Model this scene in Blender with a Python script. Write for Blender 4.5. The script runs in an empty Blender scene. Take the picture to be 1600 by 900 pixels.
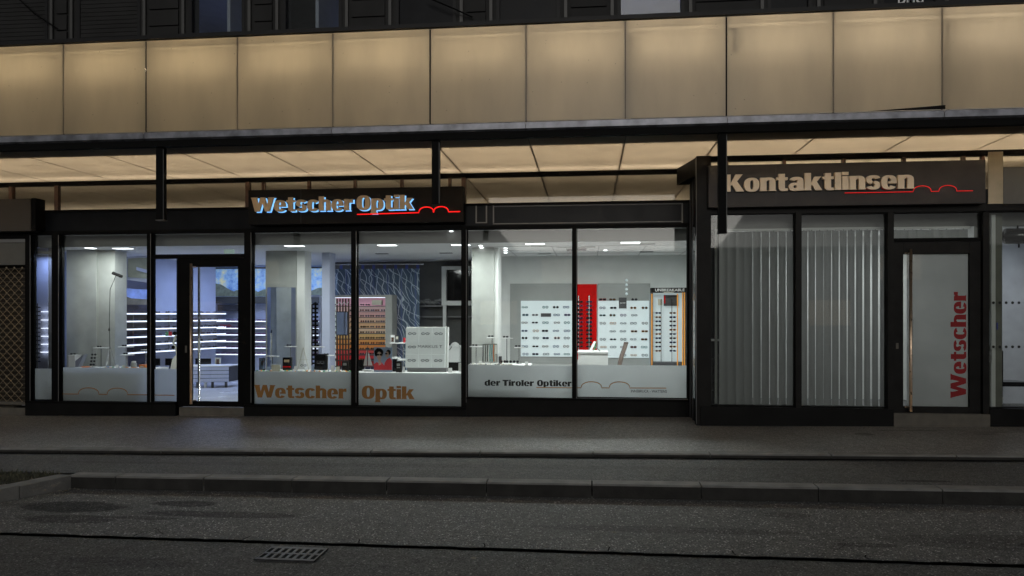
import bpy, bmesh, math, random
from mathutils import Vector, Matrix
random.seed(7)
sc = bpy.context.scene
COL = sc.collection
# ------------------------------------------------------------------ camera, world, sun, exposure
F = 1133.0
TH = math.atan(120 / 1133)
CT, ST = math.cos(TH), math.sin(TH)
EYE = 1.6
cam_d = bpy.data.cameras.new('camera'); cam = bpy.data.objects.new('camera', cam_d); COL.objects.link(cam)
cam.location = (0, 0, EYE); cam.rotation_euler = (math.radians(90), 0, TH)
cam_d.sensor_width = 36; cam_d.lens = F / 1600 * 36; cam_d.shift_y = 40 / 1600; cam_d.clip_end = 500; cam_d.clip_start = 0.05
sc.camera = cam
w = bpy.data.worlds.new('World'); sc.world = w; w.use_nodes = True
nt = w.node_tree; bg = nt.nodes['Background']
sky = nt.nodes.new('ShaderNodeTexSky'); sky.sky_type = 'NISHITA'; sky.sun_disc = False
sky.sun_elevation = math.radians(13); sky.sun_rotation = math.radians(178)
hs = nt.nodes.new('ShaderNodeHueSaturation'); hs.inputs['Saturation'].default_value = 0.12
nt.links.new(sky.outputs[0], hs.inputs['Color']); nt.links.new(hs.outputs[0], bg.inputs['Color'])
bg.inputs['Strength'].default_value = 0.038          # night: the sky is almost out
sun_d = bpy.data.lights.new('sun', 'SUN'); sun_d.energy = 0.45; sun_d.angle = math.radians(22); sun_d.color = (1, .95, .88)
sun = bpy.data.objects.new('sun', sun_d); COL.objects.link(sun)
sun.rotation_euler = (math.radians(77), 0, math.radians(2))   # weak street light from above behind the camera
sc.view_settings.view_transform = 'Standard'; sc.view_settings.look = 'None'
sc.view_settings.exposure = 0; sc.view_settings.gamma = 1; sc.view_settings.use_curve_mapping = False
sc.render.engine = 'CYCLES'
cy = sc.cycles
cy.max_bounces = 8; cy.diffuse_bounces = 4; cy.glossy_bounces = 3; cy.transmission_bounces = 4; cy.transparent_max_bounces = 10
cy.sample_clamp_indirect = 3; cy.use_denoising = True; cy.caustics_reflective = False; cy.caustics_refractive = False
cy.blur_glossy = 0.5

# ------------------------------------------------------------------ helpers
def TT(px, D): return D / (CT + ST * (px - 800) / F)
def X(px, D): return TT(px, D) * (CT * (px - 800) / F - ST)
def Z(px, py, D): return EYE + (490 - py) * TT(px, D) / F
def P(px, py, D): return Vector((X(px, D), D, Z(px, py, D)))
def gz(x, y):                                        # the street climbs gently to the right
    return x * 0.013 * max(0, min(1, (y - 4.6) / 3.6))

def tag(o, label=None, cat=None, group=None, kind=None):
    if label: o['label'] = label
    if cat: o['category'] = cat
    if group: o['group'] = group
    if kind: o['kind'] = kind
    return o
def thing(name, label, cat, loc=(0, 0, 0), rz=0, group=None):
    o = bpy.data.objects.new(name, None); o.empty_display_size = .1; COL.objects.link(o)
    o.location = loc; o.rotation_euler = (0, 0, rz)
    return tag(o, label, cat, group)
def wloc(o):
    v = Vector((0, 0, 0))
    while o: v += o.location; o = o.parent
    return v

class MB:
    """collects shapes; coordinates are world ones (local=True: the parent's)"""
    def __init__(s): s.v = []; s.f = []; s.m = []
    def add(s, vs, fs, mi=0):
        b = len(s.v); s.v += [tuple(v) for v in vs]; s.f += [tuple(b + i for i in f) for f in fs]; s.m += [mi] * len(fs)
        return s
    def box(s, x0, x1, y0, y1, z0, z1, mi=0):
        if x0 > x1: x0, x1 = x1, x0
        if y0 > y1: y0, y1 = y1, y0
        if z0 > z1: z0, z1 = z1, z0
        return s.add([(x0,y0,z0),(x1,y0,z0),(x1,y1,z0),(x0,y1,z0),(x0,y0,z1),(x1,y0,z1),(x1,y1,z1),(x0,y1,z1)],
              [(0,3,2,1),(4,5,6,7),(0,1,5,4),(1,2,6,5),(2,3,7,6),(3,0,4,7)], mi)
    def pb(s, px0, px1, py0, py1, D, d=.05, mi=0, d0=0):     # box whose front shows at those photo extents on plane y=D
        pc = (px0 + px1) / 2
        return s.box(X(px0, D), X(px1, D), D + d0, D + d, Z(pc, py1, D), Z(pc, py0, D), mi)
    def quad(s, a, b, c, d, mi=0): return s.add([a, b, c, d], [(0, 1, 2, 3)], mi)
    def prism(s, pts, y0, y1, mi=0):                         # pts: (x,z), extruded along y
        n = len(pts)
        vs = [(x, y0, z) for x, z in pts] + [(x, y1, z) for x, z in pts]
        return s.add(vs, [tuple(range(n)), tuple(range(2*n-1, n-1, -1))] + [(i, i+n, (i+1) % n + n, (i+1) % n) for i in range(n)], mi)
    def tube(s, pts, r, n=8, mi=0, closed=False):
        pts = [Vector(p) for p in pts]; N = len(pts); rings = []
        for i, p in enumerate(pts):
            if closed: t = pts[(i+1) % N] - pts[i-1]
            else: t = pts[min(i+1, N-1)] - pts[max(i-1, 0)]
            t.normalize(); up = Vector((0,0,1)) if abs(t.z) < .9 else Vector((0,1,0))
            a = t.cross(up).normalized(); b = t.cross(a)
            rr = r[i] if isinstance(r, (list, tuple)) else r
            rings.append([p + (a*math.cos(2*math.pi*k/n) + b*math.sin(2*math.pi*k/n))*rr for k in range(n)])
        vs = [v for ring in rings for v in ring]; fs = []
        for i in range(N if closed else N-1):
            j = (i+1) % N
            for k in range(n): fs.append((i*n+k, i*n+(k+1) % n, j*n+(k+1) % n, j*n+k))
        if not closed: fs += [tuple(range(n)), tuple(range((N-1)*n+n-1, (N-1)*n-1, -1))]
        return s.add(vs, fs, mi)
    def lathe(s, prof, c, n=20, mi=0):
        vs = []; fs = []
        for r, z in prof: vs += [(c[0]+r*math.cos(2*math.pi*k/n), c[1]+r*math.sin(2*math.pi*k/n), c[2]+z) for k in range(n)]
        for i in range(len(prof)-1):
            for k in range(n): fs.append((i*n+k, i*n+(k+1) % n, (i+1)*n+(k+1) % n, (i+1)*n+k))
        fs += [tuple(range(n-1, -1, -1)), tuple(range((len(prof)-1)*n, len(prof)*n))]
        return s.add(vs, fs, mi)
    def build(s, name, mats, parent=None, local=False, loc=None, bevel=0, smooth=False):
        me = bpy.data.meshes.new(name)
        if parent is not None and not local: o = wloc(parent)
        else: o = Vector(loc) if (loc is not None and not local) else Vector((0,0,0))
        me.from_pydata([tuple(Vector(v) - o) for v in s.v], [], s.f)
        if not isinstance(mats, (list, tuple)): mats = [mats]
        for m in mats: me.materials.append(m)
        me.polygons.foreach_set('material_index', s.m)
        if smooth: me.polygons.foreach_set('use_smooth', [True]*len(s.f))
        me.update()
        ob = bpy.data.objects.new(name, me); COL.objects.link(ob)
        if parent is not None: ob.parent = parent
        elif loc is not None: ob.location = loc
        if bevel:
            b = ob.modifiers.new('bevel', 'BEVEL'); b.width = bevel; b.segments = 2; b.limit_method = 'ANGLE'
        return ob

# ------------------------------------------------------------------ materials
def N(nt, t, **k):
    n = nt.nodes.new(t)
    for a, b in k.items(): setattr(n, a, b)
    return n
def mat(name, c, rough=.6, metal=0, var=.12, scale=4, bump=0, bscale=60, emis=None, es=0, spec=.5):
    m = bpy.data.materials.new(name); m.use_nodes = True; nt = m.node_tree; p = nt.nodes['Principled BSDF']; L = nt.links.new
    p.inputs['Roughness'].default_value = rough; p.inputs['Metallic'].default_value = metal
    p.inputs['Specular IOR Level'].default_value = spec
    tc = N(nt, 'ShaderNodeTexCoord')
    no = N(nt, 'ShaderNodeTexNoise'); no.inputs['Scale'].default_value = scale; no.inputs['Detail'].default_value = 5
    L(tc.outputs['Object'], no.inputs['Vector'])
    mr = N(nt, 'ShaderNodeMapRange'); mr.inputs[1].default_value = .25; mr.inputs[2].default_value = .75
    mr.inputs[3].default_value = 1-var; mr.inputs[4].default_value = 1+var
    L(no.outputs[0], mr.inputs[0])
    mx = N(nt, 'ShaderNodeVectorMath', operation='SCALE'); mx.inputs[0].default_value = c[:3]
    L(mr.outputs[0], mx.inputs['Scale']); L(mx.outputs[0], p.inputs['Base Color'])
    mr2 = N(nt, 'ShaderNodeMapRange'); mr2.inputs[3].default_value = max(0, rough-.1); mr2.inputs[4].default_value = min(1, rough+.1)
    L(no.outputs[0], mr2.inputs[0]); L(mr2.outputs[0], p.inputs['Roughness'])
    if bump:
        n2 = N(nt, 'ShaderNodeTexNoise'); n2.inputs['Scale'].default_value = bscale; n2.inputs['Detail'].default_value = 3
        L(tc.outputs['Object'], n2.inputs['Vector'])
        b = N(nt, 'ShaderNodeBump'); b.inputs['Strength'].default_value = bump; b.inputs['Distance'].default_value = .01
        L(n2.outputs[0], b.inputs['Height']); L(b.outputs[0], p.inputs['Normal'])
    if emis:
        p.inputs['Emission Color'].default_value = (*emis, 1); p.inputs['Emission Strength'].default_value = es
    return m
def emit(name, c, s):
    m = bpy.data.materials.new(name); m.use_nodes = True; nt = m.node_tree
    p = nt.nodes['Principled BSDF']; p.inputs['Base Color'].default_value = (*[x*.8 for x in c], 1)
    p.inputs['Emission Color'].default_value = (*c, 1); p.inputs['Emission Strength'].default_value = s
    return m
def translucent(name, cd, ct, fac, var=.06, streak=False, gloss=.04):
    m = bpy.data.materials.new(name); m.use_nodes = True; nt = m.node_tree; L = nt.links.new
    for n in list(nt.nodes):
        if n.type != 'OUTPUT_MATERIAL': nt.nodes.remove(n)
    out = nt.nodes[0]
    tc = N(nt, 'ShaderNodeTexCoord'); mp = N(nt, 'ShaderNodeMapping')
    mp.inputs['Scale'].default_value = (1.2, 1.2, .35) if streak else (1, 1, 1)
    no = N(nt, 'ShaderNodeTexNoise'); no.inputs['Scale'].default_value = 2.2; no.inputs['Detail'].default_value = 6
    L(tc.outputs['Object'], mp.inputs[0]); L(mp.outputs[0], no.inputs['Vector'])
    mr = N(nt, 'ShaderNodeMapRange'); mr.inputs[1].default_value = .3; mr.inputs[2].default_value = .7
    mr.inputs[3].default_value = 1-var; mr.inputs[4].default_value = 1+var; L(no.outputs[0], mr.inputs[0])
    # small dirt specks
    vo = N(nt, 'ShaderNodeTexVoronoi'); vo.inputs['Scale'].default_value = 7; vo.inputs['Randomness'].default_value = 1
    L(tc.outputs['Object'], vo.inputs['Vector'])
    st = N(nt, 'ShaderNodeMapRange'); st.inputs[1].default_value = .03; st.inputs[2].default_value = .06; st.inputs[3].default_value = .55 if streak else 1; st.inputs[4].default_value = 1
    L(vo.outputs['Distance'], st.inputs[0])
    mu = N(nt, 'ShaderNodeMath', operation='MULTIPLY'); L(mr.outputs[0], mu.inputs[0]); L(st.outputs[0], mu.inputs[1])
    d = N(nt, 'ShaderNodeBsdfDiffuse'); t = N(nt, 'ShaderNodeBsdfTranslucent'); g = N(nt, 'ShaderNodeBsdfGlossy'); g.inputs['Roughness'].default_value = .35
    for sh, c in ((d, cd), (t, ct)):
        s_ = N(nt, 'ShaderNodeVectorMath', operation='SCALE'); s_.inputs[0].default_value = c; L(mu.outputs[0], s_.inputs['Scale']); L(s_.outputs[0], sh.inputs['Color'])
    mx = N(nt, 'ShaderNodeMixShader'); mx.inputs[0].default_value = fac; L(d.outputs[0], mx.inputs[1]); L(t.outputs[0], mx.inputs[2])
    m2 = N(nt, 'ShaderNodeMixShader'); m2.inputs[0].default_value = gloss; L(mx.outputs[0], m2.inputs[1]); L(g.outputs[0], m2.inputs[2])
    L(m2.outputs[0], out.inputs[0])
    return m
def glass(name, tint=(.9,.92,.9), fres=1.45, dirt=.0):
    m = bpy.data.materials.new(name); m.use_nodes = True; nt = m.node_tree; L = nt.links.new
    for n in list(nt.nodes):
        if n.type != 'OUTPUT_MATERIAL': nt.nodes.remove(n)
    out = nt.nodes[0]
    t = N(nt, 'ShaderNodeBsdfTransparent'); t.inputs[0].default_value = (*tint, 1)
    g = N(nt, 'ShaderNodeBsdfGlossy'); g.inputs['Roughness'].default_value = .02
    fr = N(nt, 'ShaderNodeFresnel'); fr.inputs[0].default_value = fres
    mx = N(nt, 'ShaderNodeMixShader'); L(fr.outputs[0], mx.inputs[0]); L(t.outputs[0], mx.inputs[1]); L(g.outputs[0], mx.inputs[2])
    last = mx
    if dirt:
        tc = N(nt, 'ShaderNodeTexCoord'); no = N(nt, 'ShaderNodeTexNoise'); no.inputs['Scale'].default_value = 3; no.inputs['Detail'].default_value = 8
        L(tc.outputs['Object'], no.inputs['Vector'])
        mr = N(nt, 'ShaderNodeMapRange'); mr.inputs[1].default_value = .4; mr.inputs[2].default_value = .8; mr.inputs[3].default_value = dirt*.3; mr.inputs[4].default_value = dirt; L(no.outputs[0], mr.inputs[0])
        d = N(nt, 'ShaderNodeBsdfDiffuse'); d.inputs[0].default_value = (.6,.6,.6,1)
        m2 = N(nt, 'ShaderNodeMixShader'); L(mr.outputs[0], m2.inputs[0]); L(mx.outputs[0], m2.inputs[1]); L(d.outputs[0], m2.inputs[2]); last = m2
    L(last.outputs[0], out.inputs[0])
    return m

def asphalt(name, c, rough=.62, stains=(), spark=.5, scale=1.0):
    m = bpy.data.materials.new(name); m.use_nodes = True; nt = m.node_tree; p = nt.nodes['Principled BSDF']; L = nt.links.new
    tc = N(nt, 'ShaderNodeTexCoord')
    def noise(s, d=4, r=.6):
        n = N(nt, 'ShaderNodeTexNoise'); n.inputs['Scale'].default_value = s*scale; n.inputs['Detail'].default_value = d; n.inputs['Roughness'].default_value = r
        L(tc.outputs['Object'], n.inputs['Vector']); return n.outputs[0]
    def mr(i, a, b, c_, d_):
        n = N(nt, 'ShaderNodeMapRange'); L(i, n.inputs[0])
        for k, v in enumerate((a, b, c_, d_)): n.inputs[k+1].default_value = v
        return n.outputs[0]
    def mul(a, b):
        n = N(nt, 'ShaderNodeMath', operation='MULTIPLY'); L(a, n.inputs[0])
        if isinstance(b, (int, float)): n.inputs[1].default_value = b
        else: L(b, n.inputs[1])
        return n.outputs[0]
    big = mr(noise(.7, 5), .3, .7, .78, 1.22)
    mid = mr(noise(9, 4), .3, .7, .85, 1.15)
    vo = N(nt, 'ShaderNodeTexVoronoi'); vo.inputs['Scale'].default_value = 120*scale; L(tc.outputs['Object'], vo.inputs['Vector'])
    sp = N(nt, 'ShaderNodeSeparateColor'); L(vo.outputs['Color'], sp.inputs[0])
    grain = mr(sp.outputs[0], 0, 1, .35, 1.65)
    v2 = N(nt, 'ShaderNodeTexVoronoi'); v2.inputs['Scale'].default_value = 95*scale; L(tc.outputs['Object'], v2.inputs['Vector'])
    s2 = N(nt, 'ShaderNodeSeparateColor'); L(v2.outputs['Color'], s2.inputs[0])
    bits = mr(s2.outputs[1], .94, .96, 1, 1+spark*5)
    k = mul(mul(big, mid), mul(grain, bits))
    spk = None
    wn = mr(noise(2.5, 6), .2, .8, -.25, .25)
    for (cx, cy_, rx, ry, amt) in stains:
        sx = N(nt, 'ShaderNodeMapping', vector_type='POINT'); sx.inputs['Location'].default_value = (-cx/rx, -cy_/ry, 0); sx.inputs['Scale'].default_value = (1/rx, 1/ry, 0)
        L(tc.outputs['Object'], sx.inputs[0])
        ln = N(nt, 'ShaderNodeVectorMath', operation='LENGTH'); L(sx.outputs[0], ln.inputs[0])
        ad = N(nt, 'ShaderNodeMath', operation='ADD'); L(ln.outputs['Value'], ad.inputs[0]); L(wn, ad.inputs[1])
        q_ = mr(ad.outputs[0], .8, 1.0, amt, 1); k = mul(k, q_); spk = q_ if spk is None else mul(spk, q_)
    spv = mr(s2.outputs[0], 0, 1, .15, .6)
    L(spv if spk is None else mul(spv, spk), p.inputs['Specular IOR Level'])
    sc_ = N(nt, 'ShaderNodeVectorMath', operation='SCALE'); sc_.inputs[0].default_value = c; L(k, sc_.inputs['Scale']); L(sc_.outputs[0], p.inputs['Base Color'])
    L(mr(noise(25, 3), .3, .7, rough-.12, rough+.12), p.inputs['Roughness'])
    b = N(nt, 'ShaderNodeBump'); b.inputs['Strength'].default_value = .6; b.inputs['Distance'].default_value = .006
    L(vo.outputs['Distance'], b.inputs['Height']); L(b.outputs[0], p.inputs['Normal'])
    return m

M = {}
M['black'] = mat('black_frame', (.005,.005,.005), .55, var=.3, spec=.06)
M['black2'] = mat('black_board', (.014,.013,.012), .55, var=.3, scale=2, bump=.05, spec=.08)
M['board3'] = mat('grey_black_board', (.040,.036,.034), .55, var=.35, scale=2.5, bump=.08, spec=.3)
M['blackh'] = mat('black_header_glass', (.008,.009,.011), .35, var=.3, spec=.1)
M['blackr'] = mat('black_frame_worn', (.013,.0125,.012), .5, var=.35, scale=5, spec=.12)
M['blackg'] = mat('black_glass', (.006,.006,.007), .08, var=.2, spec=.4)
M['plinth'] = mat('plinth', (.008,.008,.008), .5, var=.35, spec=.1)
M['beam'] = mat('beam', (.004,.004,.004), .7, spec=.1)
M['silver'] = mat('flashing', (.20,.205,.23), .45, metal=.7, var=.55, scale=6)
M['white'] = mat('white_paint', (.78,.78,.77), .6, var=.04)
M['lightbox'] = mat('lightbox_inner', (.42,.40,.36), .8, var=.05)
M['wall'] = mat('plaster', (.76,.77,.75), .8, var=.06, bump=.15, bscale=120)
M['wallgrey'] = mat('plaster_grey', (.10,.10,.095), .8, var=.08, bump=.15, bscale=90)
M['wallblue'] = mat('plaster_bluish', (.52,.56,.72), .8, var=.05)
M['pelmet'] = mat('pelmet', (.22,.22,.21), .7, var=.1)
M['ceil'] = mat('ceiling_board', (.88,.88,.87), .8, var=.06, scale=1)
M['floor'] = mat('interior_floor', (.68,.68,.70), .25, var=.1, scale=1.5)
M['pillar'] = mat('pillar_plaster', (.40,.41,.385), .85, var=.14, bump=.8, bscale=110)
M['darkgrey'] = mat('dark_grey', (.05,.05,.055), .5)
M['midgrey'] = mat('mid_grey', (.2,.2,.2), .6)
M['concrete'] = mat('concrete_step', (.12,.11,.092), .8, var=.25, scale=8, bump=.3)
M['copper'] = mat('brushed_bronze', (.62,.47,.34), .3, metal=.9, var=.12, scale=30)
M['steel'] = mat('steel', (.6,.6,.6), .25, metal=1)
M['glass'] = glass('window_glass', (.90,.92,.91), 1.35, .010)
M['glassc'] = glass('clerestory_glass', (.85,.85,.83), 1.3, .02)
M['film'] = translucent('frosted_film', (.62,.64,.65), (.88,.90,.91), .72, .05)
M['filmd'] = translucent('frosted_door_film', (.42,.42,.41), (.68,.68,.67), .7, .08)
M['panel'] = translucent('opal_panel', (.52,.48,.40), (.60,.55,.45), .82, .09, streak=True, gloss=.03)
M['soffit'] = translucent('opal_soffit', (.6,.55,.47), (.62,.56,.47), .8, .06, gloss=.03)
M['kerb'] = mat('kerb_stone', (.20,.198,.19), .8, var=.35, scale=5, bump=.5, bscale=50)
M['gold'] = mat('gold_letter', (.58,.42,.25), .5, metal=0, var=.12)
M['orange'] = mat('copper_vinyl', (.58,.25,.06), .6, var=.2)
M['blackv'] = mat('black_vinyl', (.012,.012,.012), .5)
M['redv'] = mat('red_vinyl', (.50,.004,.012), .5, var=.15)
M['red'] = mat('red_panel', (.60,.002,.002), .6, var=.05, spec=.1)
M['neon'] = emit('red_neon', (1,.010,.010), 1.0)
M['halo'] = emit('blue_white_led', (.22,.55,1), 1.15)
M['white_led'] = emit('cool_white_led', (.82,.86,1), 1.6)
M['lamp'] = emit('ceiling_lamp', (.95,.98,1), 4)
M['opal'] = mat('opal_backlit', (.5,.55,.56), .5, var=.03, emis=(.80,.92,.96), es=.42)
M['wood'] = mat('brown_wood', (.075,.035,.02), .5, var=.3, scale=20)
M['amber'] = mat('amber_rod', (.75,.3,.03), .4, emis=(1,.42,.05), es=.22)
M['mirror'] = mat('mirror', (.75,.78,.8), .03, metal=1, var=.01)
_ri = M['mirror'].node_tree.nodes['Principled BSDF'].inputs['Roughness']; M['mirror'].node_tree.links.remove(_ri.links[0]); _ri.default_value = .01
M['skin'] = mat('poster_skin', (.45,.3,.24), .6)
M['pinkred'] = mat('poster_red', (.55,.02,.03), .6)
M['skyb'] = mat('poster_blue', (.28,.36,.5), .6)
M['cream'] = mat('cream_plastic', (.6,.58,.48), .5)
M['green'] = mat('green_plastic', (.1,.3,.15), .5)
M['orangep'] = mat('orange_plastic', (.75,.2,.03), .5)
M['stone'] = mat('stone_cladding', (.46,.40,.29), .8, var=.2, bump=.3)
M['upper'] = mat('upper_cladding', (.026,.026,.026), .6, var=.25, scale=2, spec=.1)
M['upperd'] = mat('upper_dark', (.012,.012,.013), .5, var=.3, spec=.2)
M['upperl'] = mat('upper_frame', (.05,.05,.048), .5, var=.2)

# ------------------------------------------------------------------ lettering
def sp(a, n): 
    c, s = math.cos(a), math.sin(a)
    return math.copysign(abs(c)**(2/n), c), math.copysign(abs(s)**(2/n), s)
def ring(cx, cy_, rx, ry, ix, iy, a0=0, a1=360, n=2.5, seg=28):
    k = max(3, int(seg*(a1-a0)/360)); vs = []; fs = []
    full = abs(a1-a0) >= 360
    for i in range(k if full else k+1):
        a = math.radians(a0+(a1-a0)*i/k); c, s = sp(a, n)
        vs += [(cx+rx*c, cy_+ry*s), (cx+ix*c, cy_+iy*s)]
    L_ = len(vs)
    for i in range(k): fs.append((2*i, (2*i+2) % L_, (2*i+3) % L_, 2*i+1))
    return vs, fs
def Rc(a, b, c, d): return [(a,c),(b,c),(b,d),(a,d)], [(0,1,2,3)]
def Pg(*p): return list(p), [tuple(range(len(p)))]
G = {
 'W': (118, [Pg((-3,100),(27,100),(43,0),(17,0)), Pg((24,0),(43,0),(65,100),(47,100)), Pg((47,100),(72,100),(93,0),(73,0)), Pg((77,0),(98,0),(121,100),(93,100)), Rc(-4,31,94,100), Rc(90,123,94,100)]),
 'e': (64, [ring(32,38,32,41,7,27,0,325), Rc(30,64,32,44)]),
 't': (47, [Rc(9,35,14,98), Rc(0,47,63,78), Pg((9,16),(13,4),(22,-2),(47,-1),(47,13),(36,14),(34,20))]),
 's': (57, [ring(29,55,29,25,7,9,20,262), ring(28,23,29,25,7,9,-160,82)]),
 'c': (60, [ring(32,38,32,41,7,27,32,328)]),
 'h': (64, [Rc(0,26,0,100), Rc(38,64,0,52), ring(34,50,30,29,5,13,0,150), Rc(-3,29,0,4), Rc(35,67,0,4)]),
 'r': (46, [Rc(0,26,0,78), Pg((24,46),(30,54),(46,52),(46,79),(32,78),(24,66)), Rc(-3,30,0,4)]),
 'O': (74, [ring(37,50,37,52,9,36)]),
 'p': (65, [Rc(0,26,-24,78), ring(33,38,32,41,7,27), Rc(-3,30,-26,-20)]),
 'i': (26, [Rc(0,26,0,78), Rc(0,26,85,102), Rc(-3,29,0,4)]),
 'K': (82, [Rc(0,29,0,100), Pg((24,34),(50,100),(80,100),(46,42)), Pg((30,52),(56,60),(86,0),(52,0))]),
 'k': (70, [Rc(0,26,0,100), Pg((20,26),(42,78),(68,78),(40,32)), Pg((28,44),(50,50),(73,0),(43,0)), Rc(-3,29,0,4)]),
 'o': (64, [ring(32,38,32,41,7,27)]),
 'n': (64, [Rc(0,26,0,78), Rc(38,64,0,52), ring(34,50,30,29,5,13,0,150), Rc(-3,29,0,4), Rc(35,67,0,4)]),
 'a': (62, [ring(26,22,26,24,6,9), Rc(35,61,0,54), ring(32,54,29,25,6,8,0,165), Rc(52,65,0,12)]),
 'l': (26, [Rc(0,26,0,100), Rc(-3,29,0,4)]),
 'd': (65, [Rc(39,65,0,100), ring(32,38,32,41,7,27), Rc(58,68,0,6)]),
 'T': (68, [Rc(0,68,78,100), Rc(20,48,0,80)]),
}
def lettering(text, x0, x1, z0, cap, y, depth, name, m, parent, rot=False, skew=0, back=None, bm_=1.0):
    """heavy letters between x0 and x1 on baseline z0; rot: the line runs upwards, x0..x1 are then z values, z0 the x of the baseline"""
    tot = 0; lay = []
    for ch in text:
        if ch == ' ': tot += 24; continue
        w_, pcs = G[ch]; lay.append((tot, pcs)); tot += w_ + 4
    tot -= 4; s = (x1-x0)/tot; q = cap/100
    mb = MB(); e = 0
    for off, pcs in lay:
        for vs, fs in pcs:
            e = (e + 1) % 9; yy = y - e*0.00025; n = len(vs)
            pts = [((off+a)*s+x0, z0+b*q+skew*(off+a)/tot) for a, b in vs]
            if rot: pts = [(z0 - b*q, (off+a)*s+x0) for a, b in vs]
            V = [(a, yy, b) for a, b in pts] + [(a, y+depth, b) for a, b in pts]
            fl = [tuple(f) for f in fs] + [tuple(n+i for i in reversed(f)) for f in fs]
            cnt = {}
            for f in fs:
                for i in range(len(f)):
                    k = (f[i], f[(i+1) % len(f)]); cnt[tuple(sorted(k))] = cnt.get(tuple(sorted(k)), 0) + 1
            for f in fs:
                for i in range(len(f)):
                    a, b = f[i], f[(i+1) % len(f)]
                    if cnt[tuple(sorted((a,b)))] == 1: fl.append((a, a+n, b+n, b))
            mb.add(V, fl)
    return mb.build(name, m, parent)
def small_text(body, x0, x1, z0, h, y, name, m, parent, bold=0.0):
    cu = bpy.data.curves.new(name+'_curve', 'FONT'); cu.body = body; cu.offset = bold; cu.extrude = .004; cu.resolution_u = 3
    o = bpy.data.objects.new(name, cu); COL.objects.link(o)
    bpy.context.view_layer.update()
    me = bpy.data.meshes.new_from_object(o.evaluated_get(bpy.context.evaluated_depsgraph_get()))
    bpy.data.objects.remove(o)
    xs = [v.co.x for v in me.vertices]; ys = [v.co.y for v in me.vertices]
    a, b, c, d = min(xs), max(xs), min(ys), max(ys); po = wloc(parent) if parent else Vector((0,0,0))
    for v in me.vertices:
        v.co = Vector((x0+(v.co.x-a)/(b-a)*(x1-x0), y - v.co.z*.25, z0+(v.co.y-c)/(d-c)*h)) - po
    me.materials.append(m); ob = bpy.data.objects.new(name, me); COL.objects.link(ob); ob.parent = parent
    return ob
def arcs_line(pxs, pya, pyb, D, arcs, arc_r, arc_h, y, r, name, m, parent):
    """line with two bridge arcs, given in photo extents on plane D"""
    pts = []
    a, b = pxs
    def pt(px, dz=0):
        py = pya + (pyb-pya)*(px-a)/(b-a); v = P(px, py, D); return (v.x, y, v.z+dz)
    pts.append(pt(a))
    for c in arcs:
        for i in range(13):
            t = math.pi*i/12; px = c - arc_r*math.cos(t)
            pts.append(pt(px, math.sin(t)**.8*arc_h*TT(c, D)/F if 0 < i < 12 else 0))
    pts.append(pt(b))
    return MB().tube(pts, r, 6).build(name, m, parent)

# ------------------------------------------------------------------ THE STREET (structure)
DF, DR, DC = 11.3, 10.44, 9.0        # shopfront plane, projecting front on the right, canopy edge
XL, XR = -16.0, 12.0
def sheet(name, y0, y1, z0, z1, m, nx=60, ny=4, x0=-60, x1=60, jag0=0, jag1=0):
    mb = MB(); vs = []; rnd = random.Random(3)
    for j in range(ny+1):
        for i in range(nx+1):
            x = x0+(x1-x0)*i/nx; y = y0+(y1-y0)*j/ny
            if j == 0: y += rnd.uniform(-1,1)*jag0
            if j == ny: y += rnd.uniform(-1,1)*jag1
            xx = max(-14, min(14, x))
            vs.append((x, y, z0+(z1-z0)*j/ny+gz(xx, y)))
    fs = [(j*(nx+1)+i, j*(nx+1)+i+1, (j+1)*(nx+1)+i+1, (j+1)*(nx+1)+i) for j in range(ny) for i in range(nx)]
    return tag(mb.add(vs, fs).build(name, m), kind='structure')
st_near = [(-4.75, 6.25, .62, .22, .35), (-3.75, 6.45, .36, .12, .4), (-3.3, 6.12, .85, .11, .5), (-4.5, 5.85, .5, .14, .5), (-3.9, 5.95, .4, .06, .6), (3.1, 5.9, .9, .2, .75), (.6, 6.0, 1.3, .1, .7), (1.7, 6.5, .2, .1, .7), (2.1, 5.75, .25, .06, .6), (3.4,5.85,.2,.06,.6)]
M['road'] = asphalt('asphalt_coarse', (.118,.119,.116), .68, st_near, .6)
M['road2'] = asphalt('asphalt_road', (.088,.089,.087), .7, [(-1.0,4.3,.9,.25,.75),(1.6,4.9,.7,.12,.8),(-3.3,4.9,.6,.1,.8)], .35)
M['lane'] = asphalt('asphalt_lane', (.078,.079,.077), .72, [(3.2,7.3,.28,.05,.5),(-2,7.75,5,.12,.85)], .2)
M['pave'] = asphalt('asphalt_pavement', (.165,.161,.153), .42, [(4.2, 10.0,.5,.035,.5),(3.5,9.7,.12,.12,.5),(5.1,9.9,.35,.04,.55),(5.0,9.75,.2,.05,.55)], .2)
sheet('road', -40, 5.40, -.185, -.180, M['road2'], 1400, 6, jag1=.007)
sheet('gutter_joint', 5.36, 5.50, -.196, -.196, M['beam'], 30, 1)
sheet('parking_strip', 5.424, 6.955, -.165, -.158, M['road'], 1400, 4, jag0=.011)
sheet('cycle_lane', 7.105, 8.29, -.030, -.038, M['lane'], 60, 3)
sheet('lane_joint_shade', 8.225, 8.31, -.028, -.028, M['beam'], 60, 1, jag0=.006)  # black joint strip that also paints the shade at the kerb foot
sheet('pavement', 8.42, 22, .012, .012, M['pave'], 80, 6)
sheet('subgrade', -40, 60, -.6, -.6, M['road2'], 10, 4)
mb = MB(); rj = random.Random(8)
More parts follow.
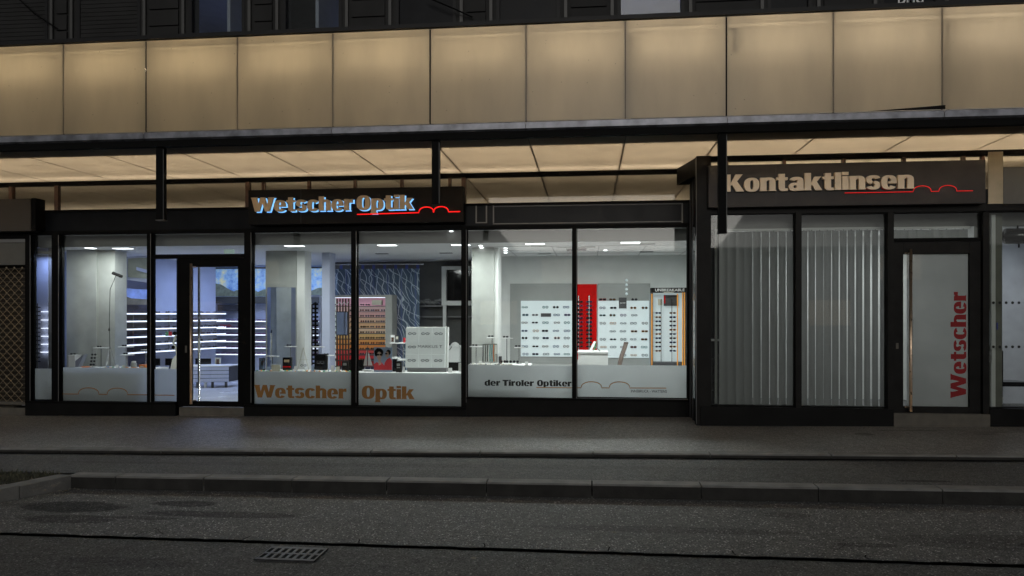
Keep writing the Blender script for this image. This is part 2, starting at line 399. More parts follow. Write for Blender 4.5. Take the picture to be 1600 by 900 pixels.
for k in range(26):
    x = -12+k*.93+rj.uniform(-.06,.06); z = -.1645+gz(x, 5.5)+.0015; pts = [(x, 5.43), (x+rj.uniform(-.02,.02), 5.47), (x+rj.uniform(-.03,.03), 5.53)]
    for (xa, ya), (xb, yb) in zip(pts[:-1], pts[1:]): mb.add([(xa-.007,ya,z),(xa+.007,ya,z),(xb+.005,yb,z),(xb-.005,yb,z)], [(0,1,2,3)])
tag(mb.build('gutter_joints', M['beam']), kind='structure')
mb = MB()
for x0_, y0_, a0_, n_ in ((-1.2,5.55,1.2,16),(1.8,5.6,.7,20),(-3.4,5.5,1.9,12),(2.6,4.6,2.6,16),(-.5,4.7,.3,14)):
    x, y, a = x0_, y0_, a0_; ps = [(x, y)]
    for k in range(n_): a += rj.uniform(-.5,.5); x += .055*math.cos(a); y += .055*math.sin(a); ps.append((x, y))
    for k, ((xa, ya), (xb, yb)) in enumerate(zip(ps[:-1], ps[1:])):
        if (ya > 5.41) != (yb > 5.43) or (5.39 < yb < 5.44): continue
        hw_ = .0035*(1-k/n_)+.0008; zf__ = lambda yy, xx: ((-.165+.007*(yy-5.424)/1.53) if yy > 5.42 else (-.185+.005*(yy+40)/45.4))+gz(xx, yy)+.0022
        mb.add([(xa,ya-hw_,zf__(ya,xa)),(xb,yb-hw_,zf__(yb,xb)),(xb,yb+hw_,zf__(yb,xb)),(xa,ya+hw_,zf__(ya,xa))], [(0,1,2,3)])
tag(mb.build('road_cracks', M['beam']), kind='structure')
# kerbs: stones with joints
def kerb_row(name, y0, y1, ztop, zbot, joints, m):
    mb = MB()
    for a, b in zip(joints[:-1], joints[1:]):
        g = .006; a += g; b -= g; h = .012
        j = random.uniform(-.004, .004)
        prof = [(y0, zbot), (y0, ztop-h-.005), (y0+h, ztop-.002), (y1, ztop), (y1, zbot)]
        vs = [(a, y+j, z+gz(a, y)) for y, z in prof] + [(b, y+j, z+gz(b, y)) for y, z in prof]; n = 5
        mb.add(vs, [(0,1,2,3,4), (9,8,7,6,5)] + [(i, i+n, (i+1) % n+n, (i+1) % n) for i in range(1, n)])
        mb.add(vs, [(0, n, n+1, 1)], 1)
    mb.box(joints[0], joints[-1], y0+.012, y1-.002, zbot-.3, min(ztop, zbot)+.02)
    return tag(mb.build(name, [m, M['kerbface_shade']]), kind='structure')
M['kerbface_shade'] = mat('kerb_face_shade', (.030,.029,.027), .85, var=.5, scale=6, bump=.6, bscale=40)  # street-side faces coloured darker to stand in for their shade
j2 = [X(px, 6.95) for px in (105, 180, 318, 456, 604, 760, 925, 1096, 1279, 1473)]
j2 = j2 + [j2[-1]+1.25*i for i in range(1, 8)]
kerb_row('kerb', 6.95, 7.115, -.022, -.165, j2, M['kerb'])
j1 = [X(577, 8.25)+1.3*i for i in range(-20, 22)]
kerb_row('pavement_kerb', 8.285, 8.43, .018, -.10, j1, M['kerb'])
# the planting bed at the left with its own kerb
mb = MB()
for k in range(6):
    ya, yb = 6.955-.45*(k+1)+.005, 6.955-.45*k-.005
    xa, xb = -5.3-.2*(k+1), -5.3-.2*k
    for (x0, x1, z0, z1) in ((0, -.15, -.3, -.035),):
        mb.add([(xa, ya, -.3), (xb, yb, -.3), (xb-.15, yb, -.3), (xa-.15, ya, -.3), (xa, ya, -.075), (xb, yb, -.065), (xb-.14, yb, -.055), (xa-.14, ya, -.06)],
               [(0,1,2,3), (4,7,6,5), (0,4,5,1), (1,5,6,2), (2,6,7,3), (3,7,4,0)])
tag(mb.build('bed_kerb', M['kerb'], bevel=.008), kind='structure')
M['soil'] = mat('soil', (.03,.027,.02), .9, var=.5, scale=15, bump=1, bscale=30)
tag(MB().add([(-5.4,7.1,-.09), (-14,7.1,-.16), (-14,4.2,-.16), (-6.6,4.2,-.09)], [(0,1,2,3)]).build('planting_bed', M['soil']), kind='structure')
M['grass'] = mat('dry_grass', (.10,.10,.065), .8, var=.6, scale=8)
mb = MB(); rg = random.Random(5)
for i in range(4200):
    y = rg.uniform(6.0, 7.08); xk = -5.3-(6.955-y)*.444-.18; x = xk - abs(rg.gauss(0, 1))*1.3
    if y > 6.99: x -= .1
    h = rg.uniform(.02, .075); a = rg.uniform(0, 6.3); lx, ly = rg.uniform(-.03,.03), rg.uniform(-.03,.03); z = -.095-.006*max(0, -5.4-x)
    c, s = math.cos(a)*.004, math.sin(a)*.004
    mb.add([(x-c, y-s, z), (x+c, y+s, z), (x+c+lx*.5, y+s+ly*.5, z+h*.6), (x+lx, y+ly, z+h)], [(0,1,2,3)])
tag(mb.build('grass', M['grass']), 'dry dark grass growing in the kerbed bed', 'grass', kind='stuff')
M['leaf'] = mat('dry_leaf', (.26,.24,.2), .8)
lf = [(110,757,6.9),(118,756,6.92),(122,758,6.88),(92,763,6.8),(104,760,6.84),(960,823,5.85),(740,872,5.2),(98,762,6.78)]
for i,(px,py,D) in enumerate(lf):
    x = X(px, D); zz = (-.16 if D > 5.4 else -.182)+gz(x, D)
    a = rg.uniform(0,3); s = .035 if i > 4 else .025
    pts = [(x+s*math.cos(a+t)*(1 if k % 2 else .45), D+s*.7*math.sin(a+t)*(1 if k % 2 else .45)) for k, t in enumerate([j*math.pi/4 for j in range(8)])]
    o = MB().add([(p[0], p[1], zz+.006+.006*(k % 3)) for k, p in enumerate(pts)], [tuple(range(8))]).build('fallen_leaf', M['leaf'], loc=(x, D, zz))
    lab = ['', '', '', '', '', 'pale fallen leaf lying alone on the coarse asphalt right of the middle', 'flattened pale leaf on the road in front of the gutter joint', ''][i]
    if lab: tag(o, lab, 'leaf')
    else: tag(o, 'small dry leaf in the litter at the corner of the planting bed kerb', 'leaf', 'leaves by the bed kerb')
# drain grate
gx0, gx1, gy0, gy1 = X(398, 5.02), X(490, 5.02), 5.02, 5.30
gx1 = X(490, 5.02); zt = -.172
t = thing('drain_grate', 'rectangular cast iron gully grate with two rows of slots in the road', 'drain grate', (gx0, gy0, -.18))
mb = MB(); n = 8; L_ = gx1-gx0; rows = [(gy0+.03, (gy0+gy1)/2-.012), ((gy0+gy1)/2+.012, gy1-.03)]
mb.box(gx0, gx1, gy0, rows[0][0], zt-.03, zt); mb.box(gx0, gx1, rows[0][1], rows[1][0], zt-.03, zt); mb.box(gx0, gx1, rows[1][1], gy1, zt-.03, zt)
for ra, rb in rows:
    wsl = L_/n
    for i in range(n+1):
        a = gx0+i*wsl-.011; b = a+.022
        mb.box(max(gx0, a), min(gx1, b), ra, rb, zt-.03, zt-.001)
M['iron'] = mat('cast_iron', (.13,.13,.14), .5, metal=.5, var=.3, scale=20)
mb.build('grate_bars', M['iron'], t)
MB().box(gx0-.01, gx1+.01, gy0-.01, gy1+.01, zt-.006, zt-.0055).build('gully_pit', M['beam'], t)

opp = thing('opposite_building', 'dark flat roofed building across the street mirrored faintly in the glass', 'building', (0, -24, -.2))
MB().box(-30, 30, -30, -24, -.3, 5.6).build('wall', mat('opposite_wall', (.05,.048,.044), .8, var=.3, scale=1), opp)
for k in range(14):
    for r in range(2):
        MB().box(-27+k*4, -24.6+k*4, -23.99, -23.95, .9+r*2.7, 2.4+r*2.7).build('window', M['blackg'] if (k*7+r*3) % 5 else emit('warm_room', (1,.75,.45), .5), opp)
# ------------------------------------------------------------------ THE CANOPY
cano = thing('canopy', 'long projecting canopy with backlit cream panels over the shopfronts', 'canopy', (-1, DC, 3.8))
ZS = 3.815; ZB = 3.99; ZT = 5.20
jf = [99, 228, 371, 520, 672, 822, 977, 1135, 1302, 1472]
jx = [X(p, DC) for p in jf]; jx = [jx[0]-1.22*i for i in range(5, 0, -1)] + jx + [jx[-1]+1.22*i for i in range(1, 5)]
wide = {jf.index(228)+5, jf.index(672)+5, jf.index(1135)+5}
for i, (a, b) in enumerate(zip(jx[:-1], jx[1:])):
    ga = .018 if i in wide else .007; gb = .018 if i+1 in wide else .007
    mb = MB(); mb.box(a+ga*.5, b-gb*.5, DC, DC+.006, ZB+.012, ZT-.004)
    mb.build('fascia_panel', M['panel'], cano)
# light box behind the fascia: back, top, bottom, tubes, bracket
mb = MB(); mb.box(jx[0], jx[-1], DC+.50, DC+.52, ZB-.02, ZT+.0); mb.box(jx[0], jx[-1], DC+.012, DC+.5, ZB-.03, ZB-.01); mb.box(jx[0], jx[-1], DC+.012, DC+.5, ZT-.01, ZT+.0)
mb.build('fascia_box', M['lightbox'], cano)
for i, x in enumerate(jx): MB().box(x-.010, x+.010, DC+.008, DC+.014, ZB-.005, ZT-.012).build('fascia_rib', M['beam'] if i in wide else M['wood'], cano)
for px in (977, 1472): x = X(px, DC)+.07; MB().box(x, x+.012, DC+.012, DC+.07, ZB, ZT-.17).build('inner_support', M['lightbox'], cano)
x = X(1143, DC); MB().box(x-.05, x+.055, DC+.010, DC+.03, ZT-.17, ZT-.165).box(x+.05, x+.055, DC+.010, DC+.05, ZT-.45, ZT-.17).build('inner_bracket', M['black'], cano)
MB().add([(X(1352, DC-.01), DC-.012, ZB+.006), (X(1477, DC-.01), DC-.012, ZB+.006), (X(1477, DC-.01), DC-.016, ZB+.055), (X(1440, DC-.01), DC-.02, ZB+.038)], [(0,1,2,3)]).build('bent_corner', M['black'], cano)

mb = MB(); mb.box(jx[0], jx[-1], DC+.03, DC+.08, ZT-.120, ZT-.115); mb.build('tube_bracket', M['lightbox'], cano)
def tubem(k, c=(1,.80,.55)): return emit('warm_tube', c, k)
def tube_part(x0, x1, y, z, k, r=.02, parent=cano, c=(1,.80,.55)):
    MB().tube([(x0, y, z), (x1, y, z)], r, 6).build('light_tube', tubem(k, c), parent)
rt = random.Random(11)
for i, (a, b) in enumerate(zip(jx[:-1], jx[1:])):
    c = (a+b)/2; k = max(.55, min(1.7, .98 + .10*(c+1.2) if c > -1.2 else .98+.045*(c+1.2)))
    wm = (1, .89+.006*min(5,max(-5,c)), .77+.020*min(5,max(-5,c)))
    tube_part(a+.05, b-.05, DC+.10, ZT-.06, 2.8*k, .018, c=wm)
    tube_part(a+.14, b-.14, DC+.24, ZT-.30, 33*k*rt.uniform(.92,1.08), .02, c=wm)
# top ledge, flashing and beam
mb = MB(); mb.box(jx[0]-.1, jx[-1]+.1, DC-.04, DC+2.0, ZT+.004, ZT+.055); mb.build('roof_edge', M['upperd'], cano)
mb = MB()
for a, b in zip(jx[:-1:2], jx[2::2]):
    mb.prism([(0,0),(1,0)], 0, 1) if False else None
    za = [(-.02, ZB-.115), (-.055, ZB-.095), (-.055, ZB-.02), (0.0, ZB+.004)]
    vs = [(a+.003, DC+y, z) for y, z in za] + [(b-.003, DC+y, z) for y, z in za]
    mb.add(vs, [(i, i+4, i+5, i+1) for i in range(3)])
mb.build('flashing', M['silver'], cano)
mb = MB(); mb.box(jx[0], jx[-1], DC-.015, DC+.07, ZS-.02, ZB-.10); mb.build('edge_beam', M['beam'], cano)
# soffit: one panel per bay and strip, light box above
sj = [X(p, DF) for p in (77,175,278,381,491,605,722,843,967)]
dx = (sj[-1]-sj[0])/8; sj = [sj[0]-dx*i for i in range(7, 0, -1)] + sj + [sj[-1]+dx*i for i in range(1, 9)]
for i, (a, b) in enumerate(zip(sj[:-1], sj[1:])):
    g = .004
    for (y0, y1) in ((DC+.08, DF+.03), (DF+.035, 16.2)):
        MB().box(a+g, b-g, y0, y1, ZS, ZS+.005).build('soffit_panel', M['soffit'], cano)
for x in sj: MB().box(x-.012, x+.012, DC+.08, 16.2, ZS+.0055, ZS+.012).build('soffit_joint', M['wood'], cano)
mb = MB(); mb.box(sj[0], sj[-1], DC+.54, 16.3, ZS+.60, ZS+.62); mb.box(sj[0], sj[-1], 16.3, 16.32, ZS, ZS+.6); mb.box(sj[0], sj[-1], DC+.53, DC+.55, ZS+.02, ZS+.6)
mb.box(sj[0], sj[-1], DF+.4, DF+.42, ZS+.02, ZS+.6)
mb.build('soffit_box', M['lightbox'], cano)
for a in range(-12, 10, 2):
    k = .95+.03*(a+1)
    for (y, z, s_) in ((DF-.22, ZS+.12, 26.0), (DC+.70, ZS+.4, 34.0), (DC+1.35, ZS+.5, 30.0), (DF+.55, ZS+.3, 9.0), (14.3, ZS+.3, 42)):
        tube_part(a+.03, a+1.97, y, z, s_*k, .02, c=(1,.93,.84))
# hanging posts
for px0, px1, pyb in ((245,257,345),(675,687,320),(1122,1135,365)):
    D = DC+.05; x0, x1 = X(px0, D), X(px1, D)
    t = thing('hanging_post', {245:'black steel post hanging from the canopy edge left of the glazed entrance', 675:'black steel post hanging from the canopy edge in front of the glowing shop sign', 1122:'longest black steel post hanging from the canopy beside the Kontaktlinsen sign'}[px0], 'post', ((x0+x1)/2, D, Z(px0, pyb, D)), group='posts hanging from the canopy')
    MB().box(x0, x1, D-.02, D+.05, Z(px0, pyb, D)+.012, ZS-.021).build('post_body', M['beam'], t)
    MB().box(x1-.006, x1+.004, D-.026, D-.0205, Z(px0, pyb, D)+.012, ZS-.05).build('edge_highlight', M['upperl'], t)  # paler strip painted as the highlight along the right edge
    MB().box(x0-.004, x1+.004, D-.025, D+.055, Z(px0, pyb, D), Z(px0, pyb, D)+.012).build('end_cap', M['concrete'] if px0 == 245 else M['black'], t)

# ------------------------------------------------------------------ THE UPPER STOREY
up = thing('upper_storey', 'dark upper storey with cladding panels and blue lit windows above the canopy', 'building', (0, 10.6, 5.2))
DU = 10.6
mb = MB(); mb.box(-20, 16, DU+.3, DU+.34, 7.6, 12)
ZU = 5.26; ZV = 8.0
def upx(px): return X(px, DU)
wins = [(-85,72,'shut'),(118,217,'shut'),(293,381,'lit'),(440,533,'lit'),(617,712,'dark'),(775,875,'dark'),(965,1070,'lit'),(1200,1270,'dark'),(1377,1470,'dark'),(1530,1640,'dark')]
edges = [-400]
for a, b, k in wins: edges += [a, b]
edges.append(2000)
for a, b in zip(edges[0::2], edges[1::2]):                     # solid cladding between the windows
    mb = MB(); mb.box(upx(a)+.0, upx(b)-.0, DU+.04, DU+.34, ZU-.2, ZV); mb.build('wall', M['upper'], up)
    n = 4
    if b-a > 45 and b-a < 200:
        mb = MB()
        for k in range(6): mb.box(upx(a)+.16, upx(b)-.16, DU+.01, DU+.035, ZU+.03+k*.26, ZU+.03+k*.26+.235)
        mb.build('cladding_board', M['upper'], up)
        for s_ in (upx(a)+.06, upx(b)-.10): MB().box(s_, s_+.045, DU-.0, DU+.036, ZU, ZV).build('cladding_post', M['upperl'], up)
mb = MB(); mb.box(-22, 18, DU-.08, DU+.36, ZU-.2, ZU-.02); mb.build('sill_band', M['upperd'], up)
for a, b, k in wins:
    x0, x1 = upx(a), upx(b); zb = ZU+.18 if k != 'shut' else ZU+.05
    fr = MB(); wdt = .05
    fr.box(x0, x0+wdt, DU+.03, DU+.12, ZU-.02, ZV).box(x1-wdt, x1, DU+.03, DU+.12, ZU-.02, ZV).box(x0+wdt, x1-wdt, DU+.03, DU+.12, ZU-.02, zb)
    wn_ = fr.build('window', M['upperd'], up)
    if k == 'shut':
        s_ = MB(); z = zb+.25
        while z < ZV: s_.box(x0+wdt, x1-wdt, DU+.045, DU+.06, z, z+.055); s_.add([(x0+wdt,DU+.06,z+.05),(x1-wdt,DU+.06,z+.05),(x1-wdt,DU+.05,z+.07),(x0+wdt,DU+.05,z+.07)],[(0,1,2,3)]); z += .065
        s_.build('shutter', M['upper'], wn_ if False else up)
        MB().box(x0+wdt, x1-wdt, DU+.2, DU+.21, zb, ZV).build('pane', M['blackg'], up)
    elif k == 'dark':
        MB().box(x0+wdt, x1-wdt, DU+.08, DU+.09, zb, ZV).build('pane', M['blackh'], up)
        MB().box(x0+wdt+.001, x1-wdt-.001, DU+.2, DU+.24, zb, ZV).build('blind', M['upperd'], up)
    else:
        MB().box(x0+wdt, x1-wdt, DU+.08, DU+.085, zb, ZV).build('pane', M['glass'], up)
        rm = MB(); D2_ = DU+3.2; xa, xb = x0-1.0, x1+1.0
        rm.box(xa, xb, D2_, D2_+.05, 4.9, 7.0).box(xa-.05, xa, DU+.35, D2_, 4.9, 7.0).box(xb, xb+.05, DU+.35, D2_, 4.9, 7.0).box(xa, xb, DU+.35, D2_, 6.95, 7.0)
        rm.box(xa, xb, D2_-.6, D2_-.01, 6.5, 6.95)
        rm.build('room_shell', M['upperroom'] if 'upperroom' in M else M.setdefault('upperroom', mat('room_wall', (.3,.33,.42), .8)), up)
        ld = bpy.data.lights.new('room_lamp', 'AREA'); ld.size = .6; ld.energy = 3.5; ld.color = (.36,.48,1)
        lo = bpy.data.objects.new('room_lamp', ld); COL.objects.link(lo); lo.parent = up; lo.location = Vector(((xa+xb)/2, DU+1.5, 5.5))-up.location; lo.rotation_euler = (math.pi, 0, 0)
small_text('DMG', X(1407, DU-.02), X(1447, DU-.02), Z(1407, 4.5, DU-.02), .21, DU+.06, 'lettering', M['white'], up, .02)
wr = thing('wire_cable', 'thin black cable slanting across the upper wall at the far left', 'cable', P(30, 5, DU-.1))
MB().tube([P(27, -4, DU-.1), P(55, 22, DU-.1), P(90, 45, DU-.05)], .012, 5).build('cable_line', M['beam'], wr)
wr = thing('wire_cable', 'thin black cable slanting over the fifth upper window', 'cable', P(680, 5, DU-.1))
MB().tube([P(665, -5, DU-.1), P(710, 14, DU-.1), P(738, 27, DU-.05)], .012, 5).build('cable_line', M['beam'], wr)

# ------------------------------------------------------------------ THE SHOP BUILDING: front in the DF plane
shop = thing('optician_shopfront', 'black framed glazed optician shopfront with lit showroom behind', 'shop', (-4, DF, 0))
Zt_ = 3.30; ZH = 2.93; ZC = 2.75
def zf(px, py): return Z(px, py, DF)
XF0, XF1 = X(50, DF), X(1080, DF)
# roof lid above the header (dark, closes the showroom), header band, top rail, posts, clerestory glass
MB().box(-14, XF1+.02, DF+.02, 17.0, Zt_-.06, Zt_-.02).box(XF1+.02, 9.5, DR+.1, 17.0, Zt_-.06, Zt_-.02).build('roof_lid', M['beam'], shop)
hd = MB().box(XF0, XF1, DF-.02, DF+.1, ZH, Zt_).build('header_band', M['blackh'], shop)
MB().box(XF0-3, XF1, DF-.05, DF+.11, Zt_-.005, Zt_+.03).box(XF0-3, XF1, DF-.05, DF-.021, ZH-.0, ZH+.05).build('header_trim', M['black'], shop)
mb = MB()
for a, b in ((743, 761), (770,1067)): mb.pb(a, b, 319.5, 321, DF-.03, .01); mb.pb(a, b, 347, 348.5, DF-.03, .01); mb.pb(a, a+2, 319, 348, DF-.031, .01); mb.pb(b-2, b, 319, 348, DF-.031, .01)
mb.build('header_frame', M['midgrey'], shop)
MB().box(-16, XF1-.02, DF-.03, DF+.05, ZS-.075, ZS-.006).build('top_rail', M['beam'], shop)
for px in (19, 90, 388, 725):
    MB().box(X(px, DF)-.035, X(px, DF)+.035, DF-.035, DF+.03, Zt_+.03, ZS-.075).build('clerestory_post', M['wood'], shop)
for px in (412, 483, 555, 628, 703):
    MB().box(X(px, DF)-.025, X(px, DF)+.025, DF-.02, DF+.03, Zt_+.03, ZS-.075).build('clerestory_post', M['wood'], shop)
MB().box(-16, XF1-.02, DF+.004, DF+.010, Zt_+.03, ZS-.075).build('clerestory_glass', M['glassc'], shop)
# mullions
def mull(px0, px1, z0, z1, D=DF, d=.07, parent=shop, m='black', name='mullion'):
    return MB().box(X(px0, D), X(px1, D), D-d, D+.06, z0, z1).build(name, M[m], parent)
zp = lambda px: .012+gz(X(px, DF), DF)
for a, b in ((46,53),(86,97),(234,240),(385,396),(551,559),(722,730),(895,901),(1074,1082)):
    mull(a, b, zp(a)+.02, ZH, d=.08)
    MB().box(X(b, DF)-.004, X(b, DF)+.003, DF-.086, DF-.081, zf(b, 628), ZH-.02).build('mullion_edge', M['midgrey'], shop)
# plinths (front sill boxes)
for a, b, y in ((46,240,627),(240,279,628),(385,730,634),(730,1080,622)):
    z = zf((a+b)/2, y)
    MB().box(X(a, DF)+.001, X(b, DF)-.001, DF-.09, DF+.2, -.2, z).build('plinth', M['plinth'], shop)
    MB().box(X(a, DF)+.001, X(b, DF)-.001, DF-.10, DF-.02, z-.03, z+.004).build('sill_rail', M['black'], shop)
def window(px0, px1, pyt, pyb, film=None, D=DF, parent=shop, fm='film'):
    wf = MB(); zt_, zb_ = Z(px0, pyt, D), Z(px0, pyb, D); x0, x1 = X(px0, D), X(px1, D); g = .012
    wf.box(x0, x0+g, D-.02, D+.02, zb_, zt_).box(x1-g, x1, D-.02, D+.02, zb_, zt_).box(x0+g, x1-g, D-.02, D+.02, zb_, zb_+g).box(x0+g, x1-g, D-.02, D+.02, zt_-g, zt_)
    wn_ = wf.build('window', M['black'], parent)
    MB().box(x0+g, x1-g, D, D+.006, zb_+g, zt_-g).build('pane', M['glass'], wn_)
    if film:
        zf_ = Z(px0, film, D)
        MB().box(x0+g, x1-g, D+.010, D+.0115, zb_+g, zf_).build('frosted_film', M[fm], wn_)
    return wn_
zH = lambda px: 490-(ZH-EYE)*F/TT(px, DF)
w0 = window(53, 86, zH(53), 625, 576)
w1 = window(97, 234, zH(97), 627, 574)
w2 = window(240, 278, 402, 628, 577)
wt = window(240, 385, zH(240), 399)
w3 = window(396, 551, zH(396), 632, 580)
w4 = window(559, 722, zH(559), 634, 582)
w5 = window(730, 895, zH(730), 621, 570)
w6 = window(901, 1074, zH(901), 621, 570)
mull(239, 387, zf(300, 404), zf(300, 399), d=.06, name='transom')
yl = DF+.0085
lettering('Wetscher', X(398, DF), X(541, DF), zf(470, 622), .205, yl, .001, 'lettering', M['orange'], w3)
lettering('Optik', X(565, DF), X(647, DF), zf(606, 623.5), .205, yl, .001, 'lettering', M['orange'], w4)
lettering('der Tiroler', X(757, DF), X(834, DF), zf(800, 603), .093, yl, .001, 'lettering', M['blackv'], w5)
lettering('Optiker', X(839, DF), X(893, DF), zf(860, 603.5), .093, yl, .001, 'lettering', M['blackv'], w5)
arcs_line((838, 893.5), 605.5, 606, DF, [], 0, 0, yl-.002, .007, 'line_motif', M['orange'], w5)
arcs_line((902, 1041), 606, 606.5, DF, [924, 968], 16, 9.5, yl-.002, .007, 'line_motif', M['orange'], w6)
small_text('INNSBRUCK - WATTENS', X(986, DF), X(1042, DF), zf(1010, 613.5), .042, yl, 'lettering', M['darkgrey'], w6, .01)
arcs_line((96, 233), 615.5, 617, DF, [138, 183], 16, 10, yl-.002, .007, 'line_motif', M['orange'], w1)
arcs_line((241, 272), 617.3, 617.8, DF, [], 0, 0, yl-.002, .007, 'line_motif', M['orange'], w2)
# entrance door
dr = MB(); zb_, zt_ = zf(330, 635), zf(330, 404); x0, x1 = X(279, DF), X(385, DF); gx0_, gx1_ = X(300, DF), X(373, DF); gt, gb = zf(336, 417), zf(336, 627)
dr.box(x0, gx0_, DF-.03, DF+.04, zb_, zt_).box(gx1_, x1, DF-.03, DF+.04, zb_, zt_).box(gx0_, gx1_, DF-.03, DF+.04, gt, zt_).box(gx0_, gx1_, DF-.03, DF+.04, zb_, gb)
door = dr.build('door', M['black'], shop, bevel=.004)
MB().box(gx0_, gx1_, DF, DF+.008, gb, gt).build('door_glass', M['glass'], door)
hb = MB(); hx = X(299.5, DF-.1); hz0, hz1 = Z(300, 631, DF-.1), Z(300, 412, DF-.1)
hb.tube([(hx, DF-.12, hz0), (hx, DF-.12, hz1)], .021, 12)
for z in (hz0+.05, hz1-.05): hb.tube([(hx, DF-.12, z), (hx+.03, DF-.03, z)], .012, 8)
hb.build('handle', M['copper'], door, smooth=True)
MB().tube([(X(311, DF+.12), DF+.12, hz0+.02), (X(311, DF+.12), DF+.12, hz1-.02)], .02, 12).build('inner_handle', M['steel'], door, smooth=True)
MB().pb(289, 292, 540, 551, DF-.032, .001).build('lock', M['concrete'], door, bevel=.002)
small_text('Wetscher', X(318, DF), X(342, DF), zf(330, 511), .045, DF-.001, 'door_lettering', M['blackv'], door, .02)
small_text('Optik', X(344, DF), X(362, DF), zf(350, 511), .045, DF-.001, 'door_lettering', M['redv'], door, .015)
small_text('. . . . . . . . .', X(320, DF), X(360, DF), zf(330, 517), .01, DF-.001, 'door_lettering', M['blackv'], door, .01)
MB().box(X(283, DF), X(384, DF), DF-.06, DF+.3, -.2, zf(330, 636.5)).build('door_step', M['concrete'], shop)
# the return wall between the recessed front and the projecting front
xr = X(1093, DR)
rv = MB(); rv.box(xr-.02, xr+.06, DR+.02, DF-.1, 0, ZS-.01); rv.build('return_wall', M['black'], shop)
for y in (DR+.15, DR+.45, DR+.72): MB().box(xr-.035, xr-.021, y, y+.03, .0, ZS-.08).build('return_post', M['darkgrey'], shop)
MB().box(xr-.03, xr-.022, DR+.2, DR+.43, .35, 2.9).build('return_glass', M['blackg'], shop)

fx0, fy1, fz = X(1057, DF), DF-.04, 3.56
MB().add([(xr-.034,DR+.0,fz),(xr-.034,fy1,fz),(fx0,fy1,fz),(xr-.034,DR+.0,ZS-.008),(xr-.034,fy1,ZS-.008),(fx0,fy1,ZS-.008)], [(0,1,2),(5,4,3),(0,2,5,3),(2,1,4,5),(1,0,3,4)]).build('return_fin', M['black'], shop)
# showroom shell
XI0, XI1 = X(97, DF)-.9, X(1078, 14.5)
MB().box(xr+.061, XI1+.1, DF+.06, DF+.12, 0, Zt_-.06).build('stub_wall', M['darkgrey'], shop)
fl = MB().box(XI0, XI1, DF+.2, 17.2, .02, .06).build('showroom_floor', M['floor'], shop)
XA = X(398, 13)
MB().box(XI0, XI1, DF+.32, 17.2, ZC, ZC+.05).build('showroom_ceiling', M['ceil'], shop)
MB().box(XI0, XI1, DF+.28, DF+.32, ZC-.005, ZH+.3).box(XI0, XF1, DF+.07, DF+.28, ZH+.0, ZH+.03).build('pelmet', M['pelmet'], shop)
# right room
XB = X(777, 14.5)
MB().box(X(740, 14.5), XI1, 14.5, 14.6, .06, ZC).build('showroom_wall', M['wall'], shop)
MB().box(XI1-.05, XI1-.004, DF+.33, 14.5, .06, ZC).build('side_wall', M['wall'], shop)
# left deep wall B with grey room in the middle
MB().box(XI0, X(520, 16.8), 16.8, 16.9, .06, ZC).build('back_wall', M['wallblue'], shop)
MB().box(X(505, 15.7), X(740, 15.7), 15.7, 15.8, .06, ZC).build('grey_wall', M['wallgrey'], shop)
MB().box(X(740, 14.5), X(740, 14.5)+.1, 14.61, 15.7, .06, ZC).build('partition_wall', M['wallgrey'], shop)
MB().box(XI0-.05, XI0, DF+.56, 17.2, .06, ZC).build('side_wall', M['wallblue'], shop)
MB().box(XI0, XI1, DF+.02, 17.2, -.2, .02).build('foundation', M['beam'], shop)
def pillar(px0, px1, D, depth, m='pillar', ztop=ZC, name='pillar'):
    return MB().box(X(px0, D), X(px1, D), D, D+depth, .06, ztop).build(name, M[m], shop)
pillar(104, 150, 12.2, .55); MB().box(X(150, 12.2)+.001, X(176, 12.2), 12.26, 12.6, .06, ZC).build('pillar', M['pillar'], shop)
pillar(415, 463, 12.75, .4); MB().box(X(463, 12.75)+.001, X(475, 12.75), 12.78, 13.1, .06, ZC).build('pillar', M['wall'], shop)
pillar(503, 515, 13.2, .3, 'wallblue')
pillar(737, 772, 12.5, .5); MB().box(X(772, 12.5)+.001, X(778, 12.5), 12.55, 13.0, .9, ZC).build('pillar', M['wall'], shop)
MB().pb(100, 104, 372, 575, 12.6, .3).build('pillar_edge', M['darkgrey'], shop)
# display platforms inside the windows
def platform(name, px0, px1, pyt, lab, m='white', D0=DF+.10, D1=DF+.75):
    z = Z((px0+px1)/2, pyt, D1-.2)
    x0, x1 = X(px0, DF+.2), X(px1, DF+.2)
    t = thing(name, lab, 'display platform', ((x0+x1)/2, D0, .06), group='display platforms inside the windows')
    MB().box(x0, x1, D0, D1, z-.04, z).build('top', M[m], t)
    MB().box(x0+.02, x1-.02, D0+.25, D1-.02, .06, z-.04).build('body', M[m], t)
    return z
z1 = platform('window_platform', 97, 234, 574, 'white display platform behind the window left of the entrance')
z3 = platform('window_platform', 398, 722, 579.5, 'long white display platform behind the pair of windows lettered Wetscher Optik')
z5 = platform('window_platform', 730, 828, 568.5, 'white display platform at the left end of the window with the black lettering')

